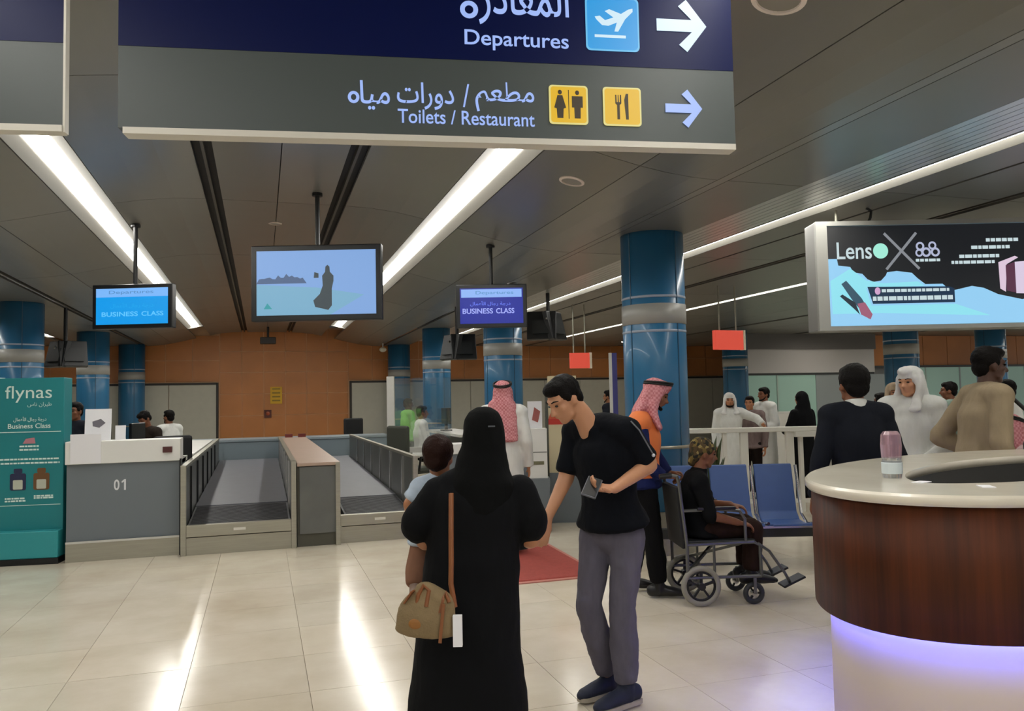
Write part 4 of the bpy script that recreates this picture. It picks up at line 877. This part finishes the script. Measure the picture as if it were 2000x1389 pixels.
def person(loc, rz, label, J, k, skin='tan', top=None, top_kind='shirt', bottom=None, hair=None, cloth=None, vox=.014, hf=(0, 1, 0), hu=(0, 0, 1), tf=(0, 1, 0), shoes=None, sleeve=1., hem=None, hands=None, beard=False, agal=True, cloth_back=.28, belly=0., skirt=None, clothfront=True, face=True, hk=None, hairvol=1., wr=.012, collar=False, ws=.11, legk=1.):
    o = thing('person', loc, rz, label, 'person'); tf = V(tf); hk = hk or k
    b = Body(); head_shape(b, J['head'], hf, hu, hk)
    b.tube([V(J['neck'])-V((0, 0, .05*k)), V(J['neck']).lerp(V(J['head']), .35), V(J['head'])-V(hf).normalized()*.012*k], [.062*k, .054*k, .052*k])
    torso(b, J, -.012, k)
    for s in 'RL':
        arm(b, J['sh'+s], J['el'+s], J['wr'+s], k)
        sg = 1 if s == 'R' else -1
        if hands and s in hands: dd, nn, tt, cu = hands[s]
        else:
            dd = V(J['wr'+s])-V(J['el'+s]); nn = (V(J['shL'])-V(J['shR']))*sg; tt = tf; cu = .35
        hand_shape(b, V(J['wr'+s])+V(dd).normalized()*.012*k, dd, nn, tt, k, cu)
        if 'kn'+s in J: leg(b, J['hip'+s], J['kn'+s], J['an'+s], k*.9)
    b.build('body', SKIN[skin], o, vox=min(vox, .009), it=2)
    if face: face_parts(o, J['head'], hf, hu, hk, HAIR)
    if hair: hair_shape(o, J['head'], hf, hu, hk, hair, vol=hairvol)
    if beard:
        f, u, r = orth(hf, hu); at = lambda x, y, z: V(J['head'])+(r*x+f*y+u*z)*hk
        Body().tube([at(-.062, .0, -.03), at(-.05, .04, -.08), at(0, .078, -.100), at(.05, .04, -.08), at(.062, .0, -.03)], [.008*hk, .012*hk, .017*hk, .012*hk, .008*hk]).build('beard', HAIR, o, vox=.008, it=2)
    if top:
        b = Body(); hp = V(J['pelvis'])-V((0, 0, .06*k)) if hem is None else V(hem)
        if top_kind == 'thobe':
            hb = V(((J['anR'][0]+J['anL'][0])/2, (J['anR'][1]+J['anL'][1])/2, .10*k)); side = V(J['shR'])-V(J['shL']); side.z = 0
            torso(b, J, .024, k, belly); kn = (V(J['knR'])+V(J['knL']))/2
            b.tube([J['waist'], J['pelvis'], kn, hb], [(.168*k, (.135+belly)*k), (.195*k, (.155+belly*.6)*k), (.215*k, .185*k), (.235*k, .215*k)], side=side, cap1=.1, n=24)
        else: torso(b, J, .018, k, belly, hem=hp, hemw=.030)
        for s in 'RL': arm(b, J['sh'+s], J['el'+s], J['wr'+s], k, .016 if top_kind != 'thobe' else .024, 0, sleeve*.97, end=1.15)
        if top_kind in ('shirt', 'thobe', 'jacket'): b.tube([V(J['neck'])-V((0, 0, .03*k)), V(J['neck']).lerp(V(J['head']), .18)], [.074*k, .064*k], cap1=.2)
        b.build({'thobe': 'robe', 'jacket': 'jacket', 'tshirt': 't_shirt', 'abaya': 'abaya'}.get(top_kind, 'shirt'), top, o, vox=vox, it=4, wrinkle=wr, wscale=ws)
    if collar: Body().tube([V(J['neck'])+V((0, 0, .0*k)), V(J['neck']).lerp(V(J['head']), .26)], [(.074*k, .072*k), (.068*k, .068*k)], cap1=.15).build('shirt_collar', WHITE_C, o, vox=.008, it=1)
    if bottom:
        b = Body(); side = V(J['shR'])-V(J['shL'])
        b.tube([V(J['waist']).lerp(V(J['pelvis']), .4), J['pelvis'], (V(J['hipR'])+V(J['hipL']))/2], [(.150*k, .112*k), (.165*k, .122*k), (.160*k, .120*k)], side=side)
        for s in 'RL': leg(b, J['hip'+s], J['kn'+s], J['an'+s], k*legk, .014, .955, 1.15)
        b.build('trousers', bottom, o, vox=vox, it=3, wrinkle=wr*1.2, wscale=.09)
    if cloth: headcloth(o, J, hf, hu, hk, cloth, back=cloth_back, front=clothfront, agal=agal)
    if shoes and 'anR' in J:
        for s in 'RL': shoe(o, J['an'+s], shoes[1] if len(shoes) > 1 and shoes[1] else tf, k, shoes[0], shoes[2] if len(shoes) > 2 else None)
    return o
def bend(J, k, lean=(0, 0), keys=('chest', 'neck', 'head', 'shR', 'shL', 'waist')):
    for q in keys:
        h = max(0, J[q].z-.95*k)/(.7*k); J[q] = J[q]+V((lean[0]*h, lean[1]*h, 0))
    return J
A = lambda deg: -YAW+R(deg)                 # 0 faces away from the photographer, 90 to the left, 180 toward, -90 to the right
WHITE_C = fabric('white_cotton', '#cfd0cc', .05); BLACK_C = fabric('black_cloth', '#0b0c0f', .1); NAVY = fabric('navy_cloth', '#1b2350'); GREYT = fabric('grey_chinos', '#5d5a66', .10)
BLACK_T = fabric('black_tshirt', '#0a0d14', .1); SUIT = fabric('charcoal_suit', '#171a22', .1); BEIGE = fabric('beige_cloth', '#97876f', .06); SH_BLK = mat('black_leather', '#0c0b0c', .4); SH_NAVY = mat('navy_canvas', '#141c33', .7); SOLE = mat('pale_sole', '#a49c90', .7)
KEFF = checked_cloth('red_white_headcloth', '#c98d92', '#8f2e35', 55); GHUTRA = fabric('white_headcloth', '#d8d8d6', .04)

# ---- the young man bending to the left, phone in his left hand
def young_man():
    J = {a: V(p) for a, p in dict(head=(-.222, -.07, 1.545), neck=(-.085, -.015, 1.425), chest=(-.018, 0, 1.25), waist=(.004, .02, 1.04), pelvis=(.022, .04, .87), shR=(-.150, .13, 1.370), elR=(-.212, .10, 1.127), wrR=(-.312, .02, .945), shL=(.080, -.12, 1.378), elL=(.200, -.075, 1.205), wrL=(.0, -.245, 1.110), hipR=(-.052, .095, .85), knR=(-.118, .0, .50), anR=(-.012, .12, .095), hipL=(.088, -.02, .85), knL=(.045, -.06, .495), anL=(.055, -.04, .095)).items()}
    hf = V((-.72, -.46, -.50)); tfv = V((-.62, -.78, 0))
    o = person((1.697, 3.763, 0), -YAW, 'young man in black T-shirt and grey trousers bending left with a phone', J, .98, 'fair', top=BLACK_T, top_kind='tshirt', bottom=GREYT, hair=HAIR, vox=.009, hf=hf, hu=(-.25, -.1, 1), tf=tfv, shoes=(SH_NAVY, V((-.80, -.55, 0)), SOLE), sleeve=.43, hem=(.020, .030, .905),
               hands={'R': ((-.30, -.15, -1), (-.2, .95, 0), (-.9, -.25, .3), .22), 'L': ((-.96, -.30, .10), (-.05, -.35, .75), (-.3, -.7, .6), .62)}, hk=.98, wr=.016, legk=.90)
    MB().path([(.095, -.195, 1.43), (.135, -.195, 1.385), (.172, -.180, 1.32), (.205, -.155, 1.265)], .0035).build('shoulder_piping', mat('grey_piping', '#6d7078', .6), o)
    MB().ball((.208, -.152, 1.258), .009).build('sleeve_badge', mat('badge_white', '#c8ccd4', .5), o)
young_man()
o = thing('phone', (1.492, 3.50, 1.125), -YAW+R(12), 'dark phone with a pale case held by the young man', 'phone')
a = MB().box(-.036, -.075, -.005, .036, .075, .005).build('case', mat('phone_case', '#5d6068', .4), o, bevel=.004); b_ = MB().box(-.032, -.070, .005, .032, .070, .0065).build('screen', M_black, o)
for q in (a, b_): q.rotation_euler = (R(30), R(18), R(-24))

# ---- the woman in black with a child
def woman():
    o = thing('person', (.833, 3.198, 0), -YAW, 'woman in full black abaya and veil seen from behind, holding a child', 'person')
    b = Body(); head_shape(b, (.048, .02, 1.395), (0, 1, -.05), (0, 0, 1), .96)
    b.tube([(.04, 0, 1.22), (.045, .01, 1.34)], [.055, .052]); b.tube([(0, 0, .80), (0, 0, 1.0), (.02, 0, 1.14), (.03, 0, 1.22)], [(.15, .11), (.13, .10), (.15, .10), (.10, .08)], side=(1, 0, 0))
    arm(b, (.185, 0, 1.17), (.235, .03, .97), (.12, .24, .97), .95); arm(b, (-.13, 0, 1.17), (-.205, .04, .97), (-.17, .26, .96), .95)
    hand_shape(b, (.11, .25, .97), (-.6, .75, .1), (-.5, -.3, 0), (0, 0, 1), .92, .5); hand_shape(b, (-.165, .27, .96), (.55, .8, 0), (.4, -.4, .3), (0, 0, 1), .92, .5)
    b.build('body', SKIN['tan'], o, vox=.010, it=2)
    b = Body()
    b.tube([(-.035, 0, .03), (-.036, 0, .30), (-.030, 0, .62), (-.012, 0, .86), (0, 0, 1.00), (.012, 0, 1.12), (.025, 0, 1.205), (.035, 0, 1.27)], [(.270, .22), (.243, .20), (.212, .18), (.196, .165), (.182, .15), (.192, .145), (.172, .115), (.09, .09)], side=(1, 0, 0), n=28, cap0=.05)
    for s, sh, el, sl in ((1, (.190, 0, 1.165), (.232, .01, 1.04), (.200, .16, .985)), (-1, (-.145, 0, 1.165), (-.228, .02, 1.04), (-.190, .20, .985))):
        b.tube([sh, V(sh).lerp(V(el), .5), el, sl], [.072, .074, .078, .062]); b.tube([el, V(sl)+V((0, -.08, -.01))], [.066, .058])
    b.build('abaya', BLACK_C, o, vox=.011, it=4, wrinkle=.016, wscale=.16)
    b = Body(); b.ell((.048, .0, 1.425), (.088, .105, .098), n=20, k=14)
    b.tube([(.048, -.01, 1.44), (.045, -.015, 1.36), (.040, -.015, 1.28), (.036, -.02, 1.20), (.034, -.03, 1.13)], [(.085, .095), (.092, .098), (.112, .11), (.142, .125), (.128, .118)], side=(1, 0, 0), n=24)
    b.build('veil', fabric('black_veil', '#060708', .1), o, vox=.010, it=4, wrinkle=.012, wscale=.10)
    MB().box(.070, -.112, 1.440, .098, -.108, 1.446).build('veil_clip', mat('veil_clip', '#4c5058', .4), o)
woman()
def child():
    k = .62; J = {a: V(p) for a, p in dict(head=(-.160, .205, 1.300), neck=(-.165, .225, 1.215), chest=(-.17, .245, 1.12), waist=(-.17, .255, 1.03), pelvis=(-.17, .25, .965), shR=(-.075, .26, 1.175), shL=(-.238, .215, 1.165), elR=(-.06, .31, 1.09), elL=(-.292, .20, 1.10), wrR=(-.10, .24, 1.07), wrL=(-.300, .25, 1.06), hipR=(-.12, .25, .95), hipL=(-.22, .24, .95), knR=(-.06, .34, .87), knL=(-.255, .23, .86), anR=(-.03, .26, .74), anL=(-.262, .15, .75)).items()}
    person((.833, 3.198, 0), -YAW, 'small brown-haired child in pale blue held against the woman in black', J, k, 'tan', top=fabric('pale_blue_cloth', '#aebccd', .1), bottom=fabric('brown_cloth', '#7d5a48', .1), hair=HAIRB, vox=.009, hf=(.15, 1, -.1), tf=(0, 1, 0), shoes=(mat('child_shoe', '#8a7468', .6), V((0, 1, 0))), sleeve=.36, hk=.78, hairvol=1.10, wr=.006)
child()
def handbag():
    o = thing('handbag', (.833, 3.198, 0), -YAW, 'tan canvas handbag with brown strap hanging behind the woman in black', 'bag')
    mc = mat('tan_canvas', '#7d6a4b', .8, var=.08, scale=20, bump=.3, bscale=150); ml = mat('brown_leather', '#7d4a26', .5, var=.1)
    b = Body(); sd = (.94, 0, -.33); y = -.275
    b.tube([(-.172, y, .690), (-.165, y, .745), (-.135, y, .815), (-.120, y, .842)], [(.118, .050), (.114, .056), (.085, .040), (.062, .020)], side=sd, cap0=.5, cap1=.4)
    b.build('body', mc, o, vox=.007, it=2, wrinkle=.008, wscale=.06)
    MB().path([(-.075, -.20, 1.19), (-.074, -.245, 1.06), (-.074, -.262, .94), (-.076, -.268, .86), (-.062, -.275, .775)], .010).build('strap', ml, o)
    MB().path([(-.205, y-.035, .775), (-.195, y-.03, .83), (-.175, y-.03, .865), (-.155, y-.03, .845), (-.165, y-.045, .79)], .008).build('handle', ml, o); MB().path([(-.115, y-.04, .765), (-.105, y-.03, .81), (-.095, y-.02, .835), (-.08, y-.03, .80)], .008).build('handle', ml, o)
    MB().ball((-.205, y-.05, .73), (.026, .008, .020)).build('emblem', mat('bag_emblem', '#8a5a22', .5), o); MB().bar((-.10, y-.048, .80), (-.115, y-.055, .66), .012, .004).build('piping', ml, o)
    MB().bar((-.245, y-.02, .80), (-.215, y-.03, .845), .03, .006).build('side_tab', ml, o)
    MB().box(-.068, y-.04, .640, -.034, y-.015, .752).build('tag', M_paper, o)
handbag()

# ---- the helper in an orange vest and the wheelchair passenger
def helper():
    J = {a: V(p) for a, p in dict(head=(.095, 0, 1.565), neck=(.015, 0, 1.425), chest=(-.025, 0, 1.22), waist=(-.035, 0, 1.05), pelvis=(-.04, 0, .91), shR=(-.075, -.165, 1.345), shL=(.02, .165, 1.345), elR=(-.045, -.215, 1.06), elL=(.11, .20, 1.07), wrR=(.095, -.17, .935), wrL=(.20, .15, .93), hipR=(-.035, -.085, .88), hipL=(-.03, .085, .88), knR=(.02, -.10, .48), knL=(-.07, .10, .47), anR=(.055, -.10, .09), anL=(-.12, .13, .10)).items()}
    o = person((2.895, 5.691, 0), -YAW, 'man in orange vest and red checked headcloth standing behind the wheelchair', J, .98, 'brown', top=NAVY, bottom=fabric('black_trousers', '#0c0c0e'), vox=.012, hf=(.86, -.16, -.36), hu=(.2, 0, 1), tf=(1, -.1, 0), shoes=(SH_BLK, V((1, -.05, 0))), cloth=KEFF, cloth_back=.16, hands={'R': ((1, .1, -.05), (0, .3, -1), (0, 1, .2), .9), 'L': ((1, -.1, -.05), (0, -.3, -1), (0, -1, .2), .9)}, beard=True)
    b = Body(); J2 = dict(J); torso(b, J2, .030, .98, 0, hem=(-.04, 0, .93), hemw=.012)
    for s in 'RL': arm(b, J['sh'+s], J['el'+s], J['wr'+s], .98, .026, 0, .07, end=1.0)
    b.build('safety_vest', mat('orange_vest', '#e0783c', .7, var=.06), o, vox=.012, it=3, wrinkle=.012)
helper()
def passenger():
    J = {a: V(p) for a, p in dict(head=(-.085, 0, 1.105), neck=(-.135, 0, .965), chest=(-.165, 0, .80), waist=(-.15, 0, .66), pelvis=(-.125, 0, .555), shR=(-.175, -.165, .895), shL=(-.135, .165, .895), elR=(-.12, -.225, .665), elL=(.01, .205, .68), wrR=(.095, -.20, .60), wrL=(.125, .06, .70), hipR=(-.10, -.085, .545), hipL=(-.10, .085, .545), knR=(.245, -.10, .545), knL=(.26, .10, .545), anR=(.215, -.10, .20), anL=(.235, .10, .20)).items()}
    o = person((3.332, 5.396, 0), -YAW+R(3), 'seated passenger in black with patterned headwrap in the wheelchair', J, .95, 'brown', top=BLACK_C, bottom=fabric('dark_brown_trousers', '#2a1c17'), vox=.012, hf=(.97, -.05, -.2), tf=(1, 0, 0), shoes=(SH_BLK, V((1, 0, 0))), sleeve=.55, hands={'R': ((1, .1, -.25), (0, .2, -1), (.2, 1, 0), .5), 'L': ((.9, -.3, -.2), (0, 0, -1), (0, -1, .2), .5)})
    f, u, r = orth((.97, -.05, -.2)); c = V(J['head']); b = Body()
    b.ell(c-f*.022+u*.038, (.085, .098, .086), f, u); b.ell(c-f*.065-u*.02, (.07, .05, .075), f, u); b.tube([c-f*.05+u*.01, c-f*.075-u*.09], [(.075, .05), (.05, .03)])
    b.build('headwrap', mottled('patterned_headwrap', ['#2e2c18', '#6b5a2c', '#1b1a10', '#4a3a20', '#8a7a48'], 42), o, vox=.009, it=2)
passenger()
def wheelchair():
    o = thing('wheelchair', (3.332, 5.396, 0), -YAW+R(3), 'black transit wheelchair with grey-rimmed wheels pushed by the vested man', 'wheelchair')
    fr = mat('wheelchair_frame', '#6f716f', .3, metal=.8); sd = [(-1, -.225), (1, .225)]
    for s, y in sd:
        w = thing_part = None
        tyre = MB().torus((-.205, y, .149), (0, 1, 0), .128, .021, 36, 10).build('wheel', mat('grey_tyre', '#8d8a80', .7), o, smooth=True)
        MB().torus((-.205, y, .149), (0, 1, 0), .102, .010, 30, 8).build('rim', M_black, tyre, smooth=True); MB().rod((-.205, y-.03, .149), (-.205, y+.03, .149), .028).build('hub', M_black, tyre)
        for q in range(5):
            a = 2*PI*q/5+.3; MB().bar((-.205, y, .149), (-.205+.10*math.cos(a), y, .149+.10*math.sin(a)), .022, .016).build('spoke', M_black, tyre)
        cs = MB().torus((.195, y*.9, .082), (0, 1, 0), .062, .020, 24, 8).build('caster_wheel', M_darkgrey, o, smooth=True); MB().rod((.195, y*.9-.02, .082), (.195, y*.9+.02, .082), .022).build('hub', M_chrome, cs)
        for q in range(3):
            a = 2*PI*q/3; MB().bar((.195, y*.9, .082), (.195+.05*math.cos(a), y*.9, .082+.05*math.sin(a)), .016, .012).build('spoke', M_black, cs)
        MB().bar((.195, y*.9-.034, .082), (.195, y*.9-.034, .20), .022, .008).build('caster_fork', fr, o)
        MB().path([(-.30, y, .20), (-.30, y, .45), (-.345, y, .90), (-.36, y, .955), (-.42, y, .965)], .013).build('back_tube', fr, o); MB().path([(-.40, y, .964), (-.49, y, .955)], .019).build('push_handle', M_black, o)
        MB().path([(-.30, y, .45), (.20, y, .46), (.245, y, .43), (.25, y, .21)], .013).build('seat_tube', fr, o); MB().path([(-.30, y, .21), (.25, y, .21)], .012).build('lower_tube', fr, o); MB().path([(-.10, y, .45), (-.10, y, .21)], .010).build('strut', fr, o)
        MB().path([(-.325, y, .70), (-.05, y, .705), (.10, y, .69), (.14, y, .63), (.14, y, .46)], .012).build('arm_tube', fr, o); MB().box(-.22, y-.025, .70, .07, y+.025, .725).build('armrest_pad', M_black, o, bevel=.008)
        MB().path([(.245, y*.8, .44), (.33, y*.8, .38), (.44, y*.8, .22), (.475, y*.8, .155)], .011).build('leg_rest_tube', fr, o)
        fp = MB().box(-.09, -.065, -.008, .09, .065, .008).build('footplate', M_black, o, bevel=.004); fp.location = (.50, y*.72, .155); fp.rotation_euler = (0, R(-24), 0)
    MB().box(-.30, -.21, .44, .22, .21, .475).build('seat_sling', M_darkgrey, o, bevel=.008); bk = MB().box(-.325, -.215, .48, -.285, .215, .93).build('back_sling', mat('sling_black', '#0d0d10', .7), o, bevel=.006); bk.rotation_euler = (0, R(-5), 0); bk.location = (.035, 0, -.03)
    MB().bar((-.30, -.225, .25), (.1, .225, .45), .02, .02).build('cross_brace', fr, o); MB().bar((-.30, .225, .25), (.1, -.225, .45), .02, .02).build('cross_brace', fr, o); MB().rod((-.205, -.225, .149), (-.205, .225, .149), .01).build('axle', fr, o)
wheelchair()

# ---- people around the desk
def at_floor(p): return (p[0], p[1], 0)
J, k = stance(1.71, armsout=.03); person((3.72, 4.30, 0), A(2), 'man in dark suit seen from behind at the round desk', J, k*1.06, 'brown', top=SUIT, top_kind='jacket', bottom=SUIT, hair=HAIR, shoes=(SH_BLK,), hairvol=1.08, hk=k*1.12, hem=J['pelvis']-V((0, 0, .10)), collar=True)
J, k = stance(1.746); J['wrR'] = V((.14, .30, 1.02)); J['elR'] = V((.25, .05, 1.13)); J['wrL'] = V((-.12, .28, 1.0)); J['elL'] = V((-.26, .02, 1.12)); J['head'] = J['head']+V((-.01, .02, -.01))
person((4.90, 5.05, 0), A(142), 'man in white robe and white headcloth behind the round desk', J, k, 'fair', top=WHITE_C, top_kind='thobe', cloth=GHUTRA, cloth_back=.10, agal=False, shoes=(SH_BLK,), hf=(.35, 1, -.1))
J, k = stance(1.84); J['elL'] = V((-.34, -.14, 1.20)); J['wrL'] = V((-.22, .12, 1.08)); bend(J, k, (0, .05))
person((4.83, 4.34, 0), A(-92), 'tall man in loose beige robe turned right at the desk', J, k, 'dark', top=BEIGE, top_kind='thobe', hair=HAIR, shoes=(SH_BLK,), hf=(0, 1, -.05), hk=k*1.05, wr=.022, belly=.03, ws=.22)
o = thing('shoulder_bag', (4.89, 4.26, 0), A(-92), 'black shoulder bag on the front of the man in beige', 'bag')
MB().box(-.16, .24, .98, .06, .32, 1.18).build('pouch', M_black, o, bevel=.02); MB().path([(.05, .29, 1.15), (.10, .20, 1.33), (.10, .03, 1.50), (.02, -.1, 1.46)], .014).build('strap', M_black, o)
J, k = stance(1.64); person((7.25, 6.2, 0), A(40), 'man in white at the right edge of the view behind the beige robe', J, k, 'brown', top=WHITE_C, top_kind='thobe', hair=HAIR, shoes=(SH_BLK,))
def seated(H, seat=.48):
    J, k = stance(H); dz = seat-.90*k+.06
    for q in J:
        if q[:2] not in ('kn', 'an'): J[q] = J[q]+V((0, 0, dz))
    for s, g in (('R', 1), ('L', -1)): J['kn'+s] = V((g*.11, .42*k, seat+.06)); J['an'+s] = V((g*.11, .36*k, max(.09, seat-.40))); J['hip'+s] = V((g*.09, .02, seat+.06)); J['wr'+s] = J['sh'+s]+V((-g*.06, .36, -.32)); J['el'+s] = J['sh'+s]+V((g*.06, .05, -.28))
    return J, k
J, k = seated(1.70, .46); person((5.56, 4.75, 0), A(100), 'person with pink checked headcloth bowed low behind the right end of the desk', J, k, 'brown', top=fabric('pale_pink_cloth', '#c9b3b3'), bottom=WHITE_C, cloth=KEFF, shoes=(SH_BLK,))
o = thing('stool', (5.56, 4.75, 0), 0, 'low stool under the person in pink headcloth behind the desk', 'stool'); MB().lathe([(.001, .40), (.17, .40), (.18, .44), (.001, .46)], n=24).build('seat', M_darkgrey, o); MB().rod((0, 0, .02), (0, 0, .40), .03).build('post', M_steel, o); MB().lathe([(.001, 0), (.2, 0), (.2, .02), (.001, .03)], n=24).build('base', M_steel, o)
J, k = stance(1.64); person((6.85, 7.3, 0), A(170), 'person in pale headscarf half hidden left of the white robe', J, k, 'tan', top=WHITE_C, top_kind='thobe', cloth=fabric('cream_scarf', '#b8a48c'), agal=False, shoes=(SH_BLK,))
J, k = stance(1.53); person((7.46, 8.15, 0), A(30), 'dark-haired person just behind the suit man\'s right shoulder', J, k, 'brown', top=fabric('dim_shirt', '#4d4a48'), bottom=BLACK_C, hair=HAIR, shoes=(SH_BLK,))
J, k = stance(1.65); person((8.3, 7.9, 0), A(60), 'dark-haired man glimpsed between the white robe and the beige robe', J, k, 'brown', top=fabric('pale_green_shirt', '#7d9186'), bottom=BLACK_C, hair=HAIR, shoes=(SH_BLK,))
# ---- the queue at the white barrier
J, k = stance(1.57); J['elL'] = V((-.36, .05, 1.20)); J['wrL'] = V((-.42, .22, 1.12)); person((6.46, 10.02, 0), A(170), 'bearded man in white robe and white cap leaning at the barrier', J, k, 'tan', top=WHITE_C, top_kind='thobe', cloth=GHUTRA, cloth_back=.08, agal=False, shoes=(SH_BLK,), beard=True)
J, k = stance(1.52); person((6.92, 10.2, 0), A(150), 'person in mauve brown shirt between the two men in white', J, k, 'tan', top=fabric('mauve_shirt', '#7a6a68'), bottom=fabric('dark_bottoms', '#1c1512'), hair=HAIR, shoes=(SH_BLK,))
J, k = stance(1.65); J['wrR'] = V((.05, .26, 1.02)); J['wrL'] = V((-.05, .28, 1.0)); person((7.57, 10.75, 0), A(110), 'bareheaded man in white shirt standing right of the queue', J, k, 'brown', top=WHITE_C, top_kind='thobe', hair=HAIR, shoes=(SH_BLK,), beard=True)
def veiled(loc, rz, H, label):
    k = H/1.6; o = thing('person', loc, rz, label, 'person'); b = Body()
    head_shape(b, (0, .02, 1.49*k), (0, 1, 0), (0, 0, 1), k); b.tube([(0, 0, 1.2*k), (0, 0, 1.4*k)], [.06*k, .055*k]); b.tube([(0, 0, .9*k), (0, 0, 1.2*k)], [(.14*k, .10*k), (.15*k, .1*k)], side=(1, 0, 0)); hand_shape(b, (.10*k, .30, .96*k), (-.5, .8, 0), (0, 0, -1), (-1, 0, 0), k*.9, .4); arm(b, (.16*k, 0, 1.28*k), (.2*k, .08, 1.02*k), (.10*k, .28, .96*k), k*.9)
    b.build('body', SKIN['tan'], o, vox=.010, it=2)
    b = Body(); b.tube([(0, 0, .03), (0, 0, .5*k), (0, 0, .95*k), (0, 0, 1.2*k), (0, 0, 1.32*k)], [(.25*k, .22*k), (.21*k, .18*k), (.19*k, .16*k), (.19*k, .14*k), (.12*k, .10*k)], side=(1, 0, 0), cap0=.1, n=22)
    for s in (-1, 1): b.tube([(s*.16*k, 0, 1.26*k), (s*.22*k, .06, 1.02*k), (s*.12*k, .25, .98*k)], [.07*k, .07*k, .055*k])
    b.build('abaya', BLACK_C, o, vox=.013, it=4, wrinkle=.015)
    b = Body(); b.ell((0, -.005, 1.50*k), (.092*k, .105*k, .105*k)); b.tube([(0, -.03, 1.48*k), (0, -.03, 1.36*k), (0, -.02, 1.22*k), (0, -.02, 1.10*k)], [(.088*k, .08*k), (.115*k, .09*k), (.17*k, .13*k), (.19*k, .14*k)], side=(1, 0, 0)); b.build('veil', BLACK_C, o, vox=.012, it=3)
veiled((7.80, 10.15, 0), A(25), 1.58, 'woman in black abaya standing at the right end of the barrier')
# ---- behind the counters
J, k = stance(1.73); person((2.33, 7.70, 0), A(-6), 'man with red checked headcloth seen from behind beyond the veiled woman', J, k, 'tan', top=WHITE_C, top_kind='thobe', cloth=KEFF, shoes=(SH_BLK,), cloth_back=.34)
J, k = stance(1.60); J['elR'] = V((.22, .05, 1.02)); J['wrR'] = V((.12, .30, .98)); person((2.66, 15.05, 0), A(-60), 'man in bright green shirt standing behind the glass screen', J, k, 'dark', top=fabric('lime_shirt', '#86c46a', .06), bottom=fabric('dim_trousers', '#5a5f58'), hair=HAIR, shoes=(SH_BLK,))
J, k = seated(1.70, .58); person((2.58, 13.3, 0), A(-70), 'man in white shirt seated at the right agent desk', J, k, 'brown', top=WHITE_C, bottom=BLACK_C, hair=HAIR, shoes=(SH_BLK,))
J, k = stance(1.67); person((5.86, 12.85, 0), A(60), 'dark-haired man in dark clothes far behind the young man\'s shoulder', J, k, 'tan', top=fabric('dim_navy', '#22252e'), bottom=BLACK_C, hair=HAIR, shoes=(SH_BLK,), beard=True)
J, k = seated(1.70, .60); person((-1.52, 12.95, 0), A(150), 'man in dark brown shirt seated with head bowed at the left desk', bend(J, k, (0, .22), ('chest', 'neck', 'head', 'shR', 'shL')), k, 'brown', top=fabric('dark_brown_shirt', '#2e2722'), bottom=BLACK_C, hair=HAIR, shoes=(SH_BLK,), hf=(0, 1, -.7))
J, k = seated(1.70, .60); person((-1.45, 14.3, 0), A(60), 'bearded man in white shirt seated beside the left conveyor', J, k, 'brown', top=WHITE_C, bottom=BLACK_C, hair=HAIR, shoes=(SH_BLK,), beard=True)
J, k = stance(1.62); person((-2.10, 10.60, 0), A(170), 'agent with dark hair standing behind the white notice on counter 01', J, k, 'brown', top=fabric('dim_navy', '#22252e'), bottom=BLACK_C, hair=HAIR, shoes=(SH_BLK,))
bake_all()
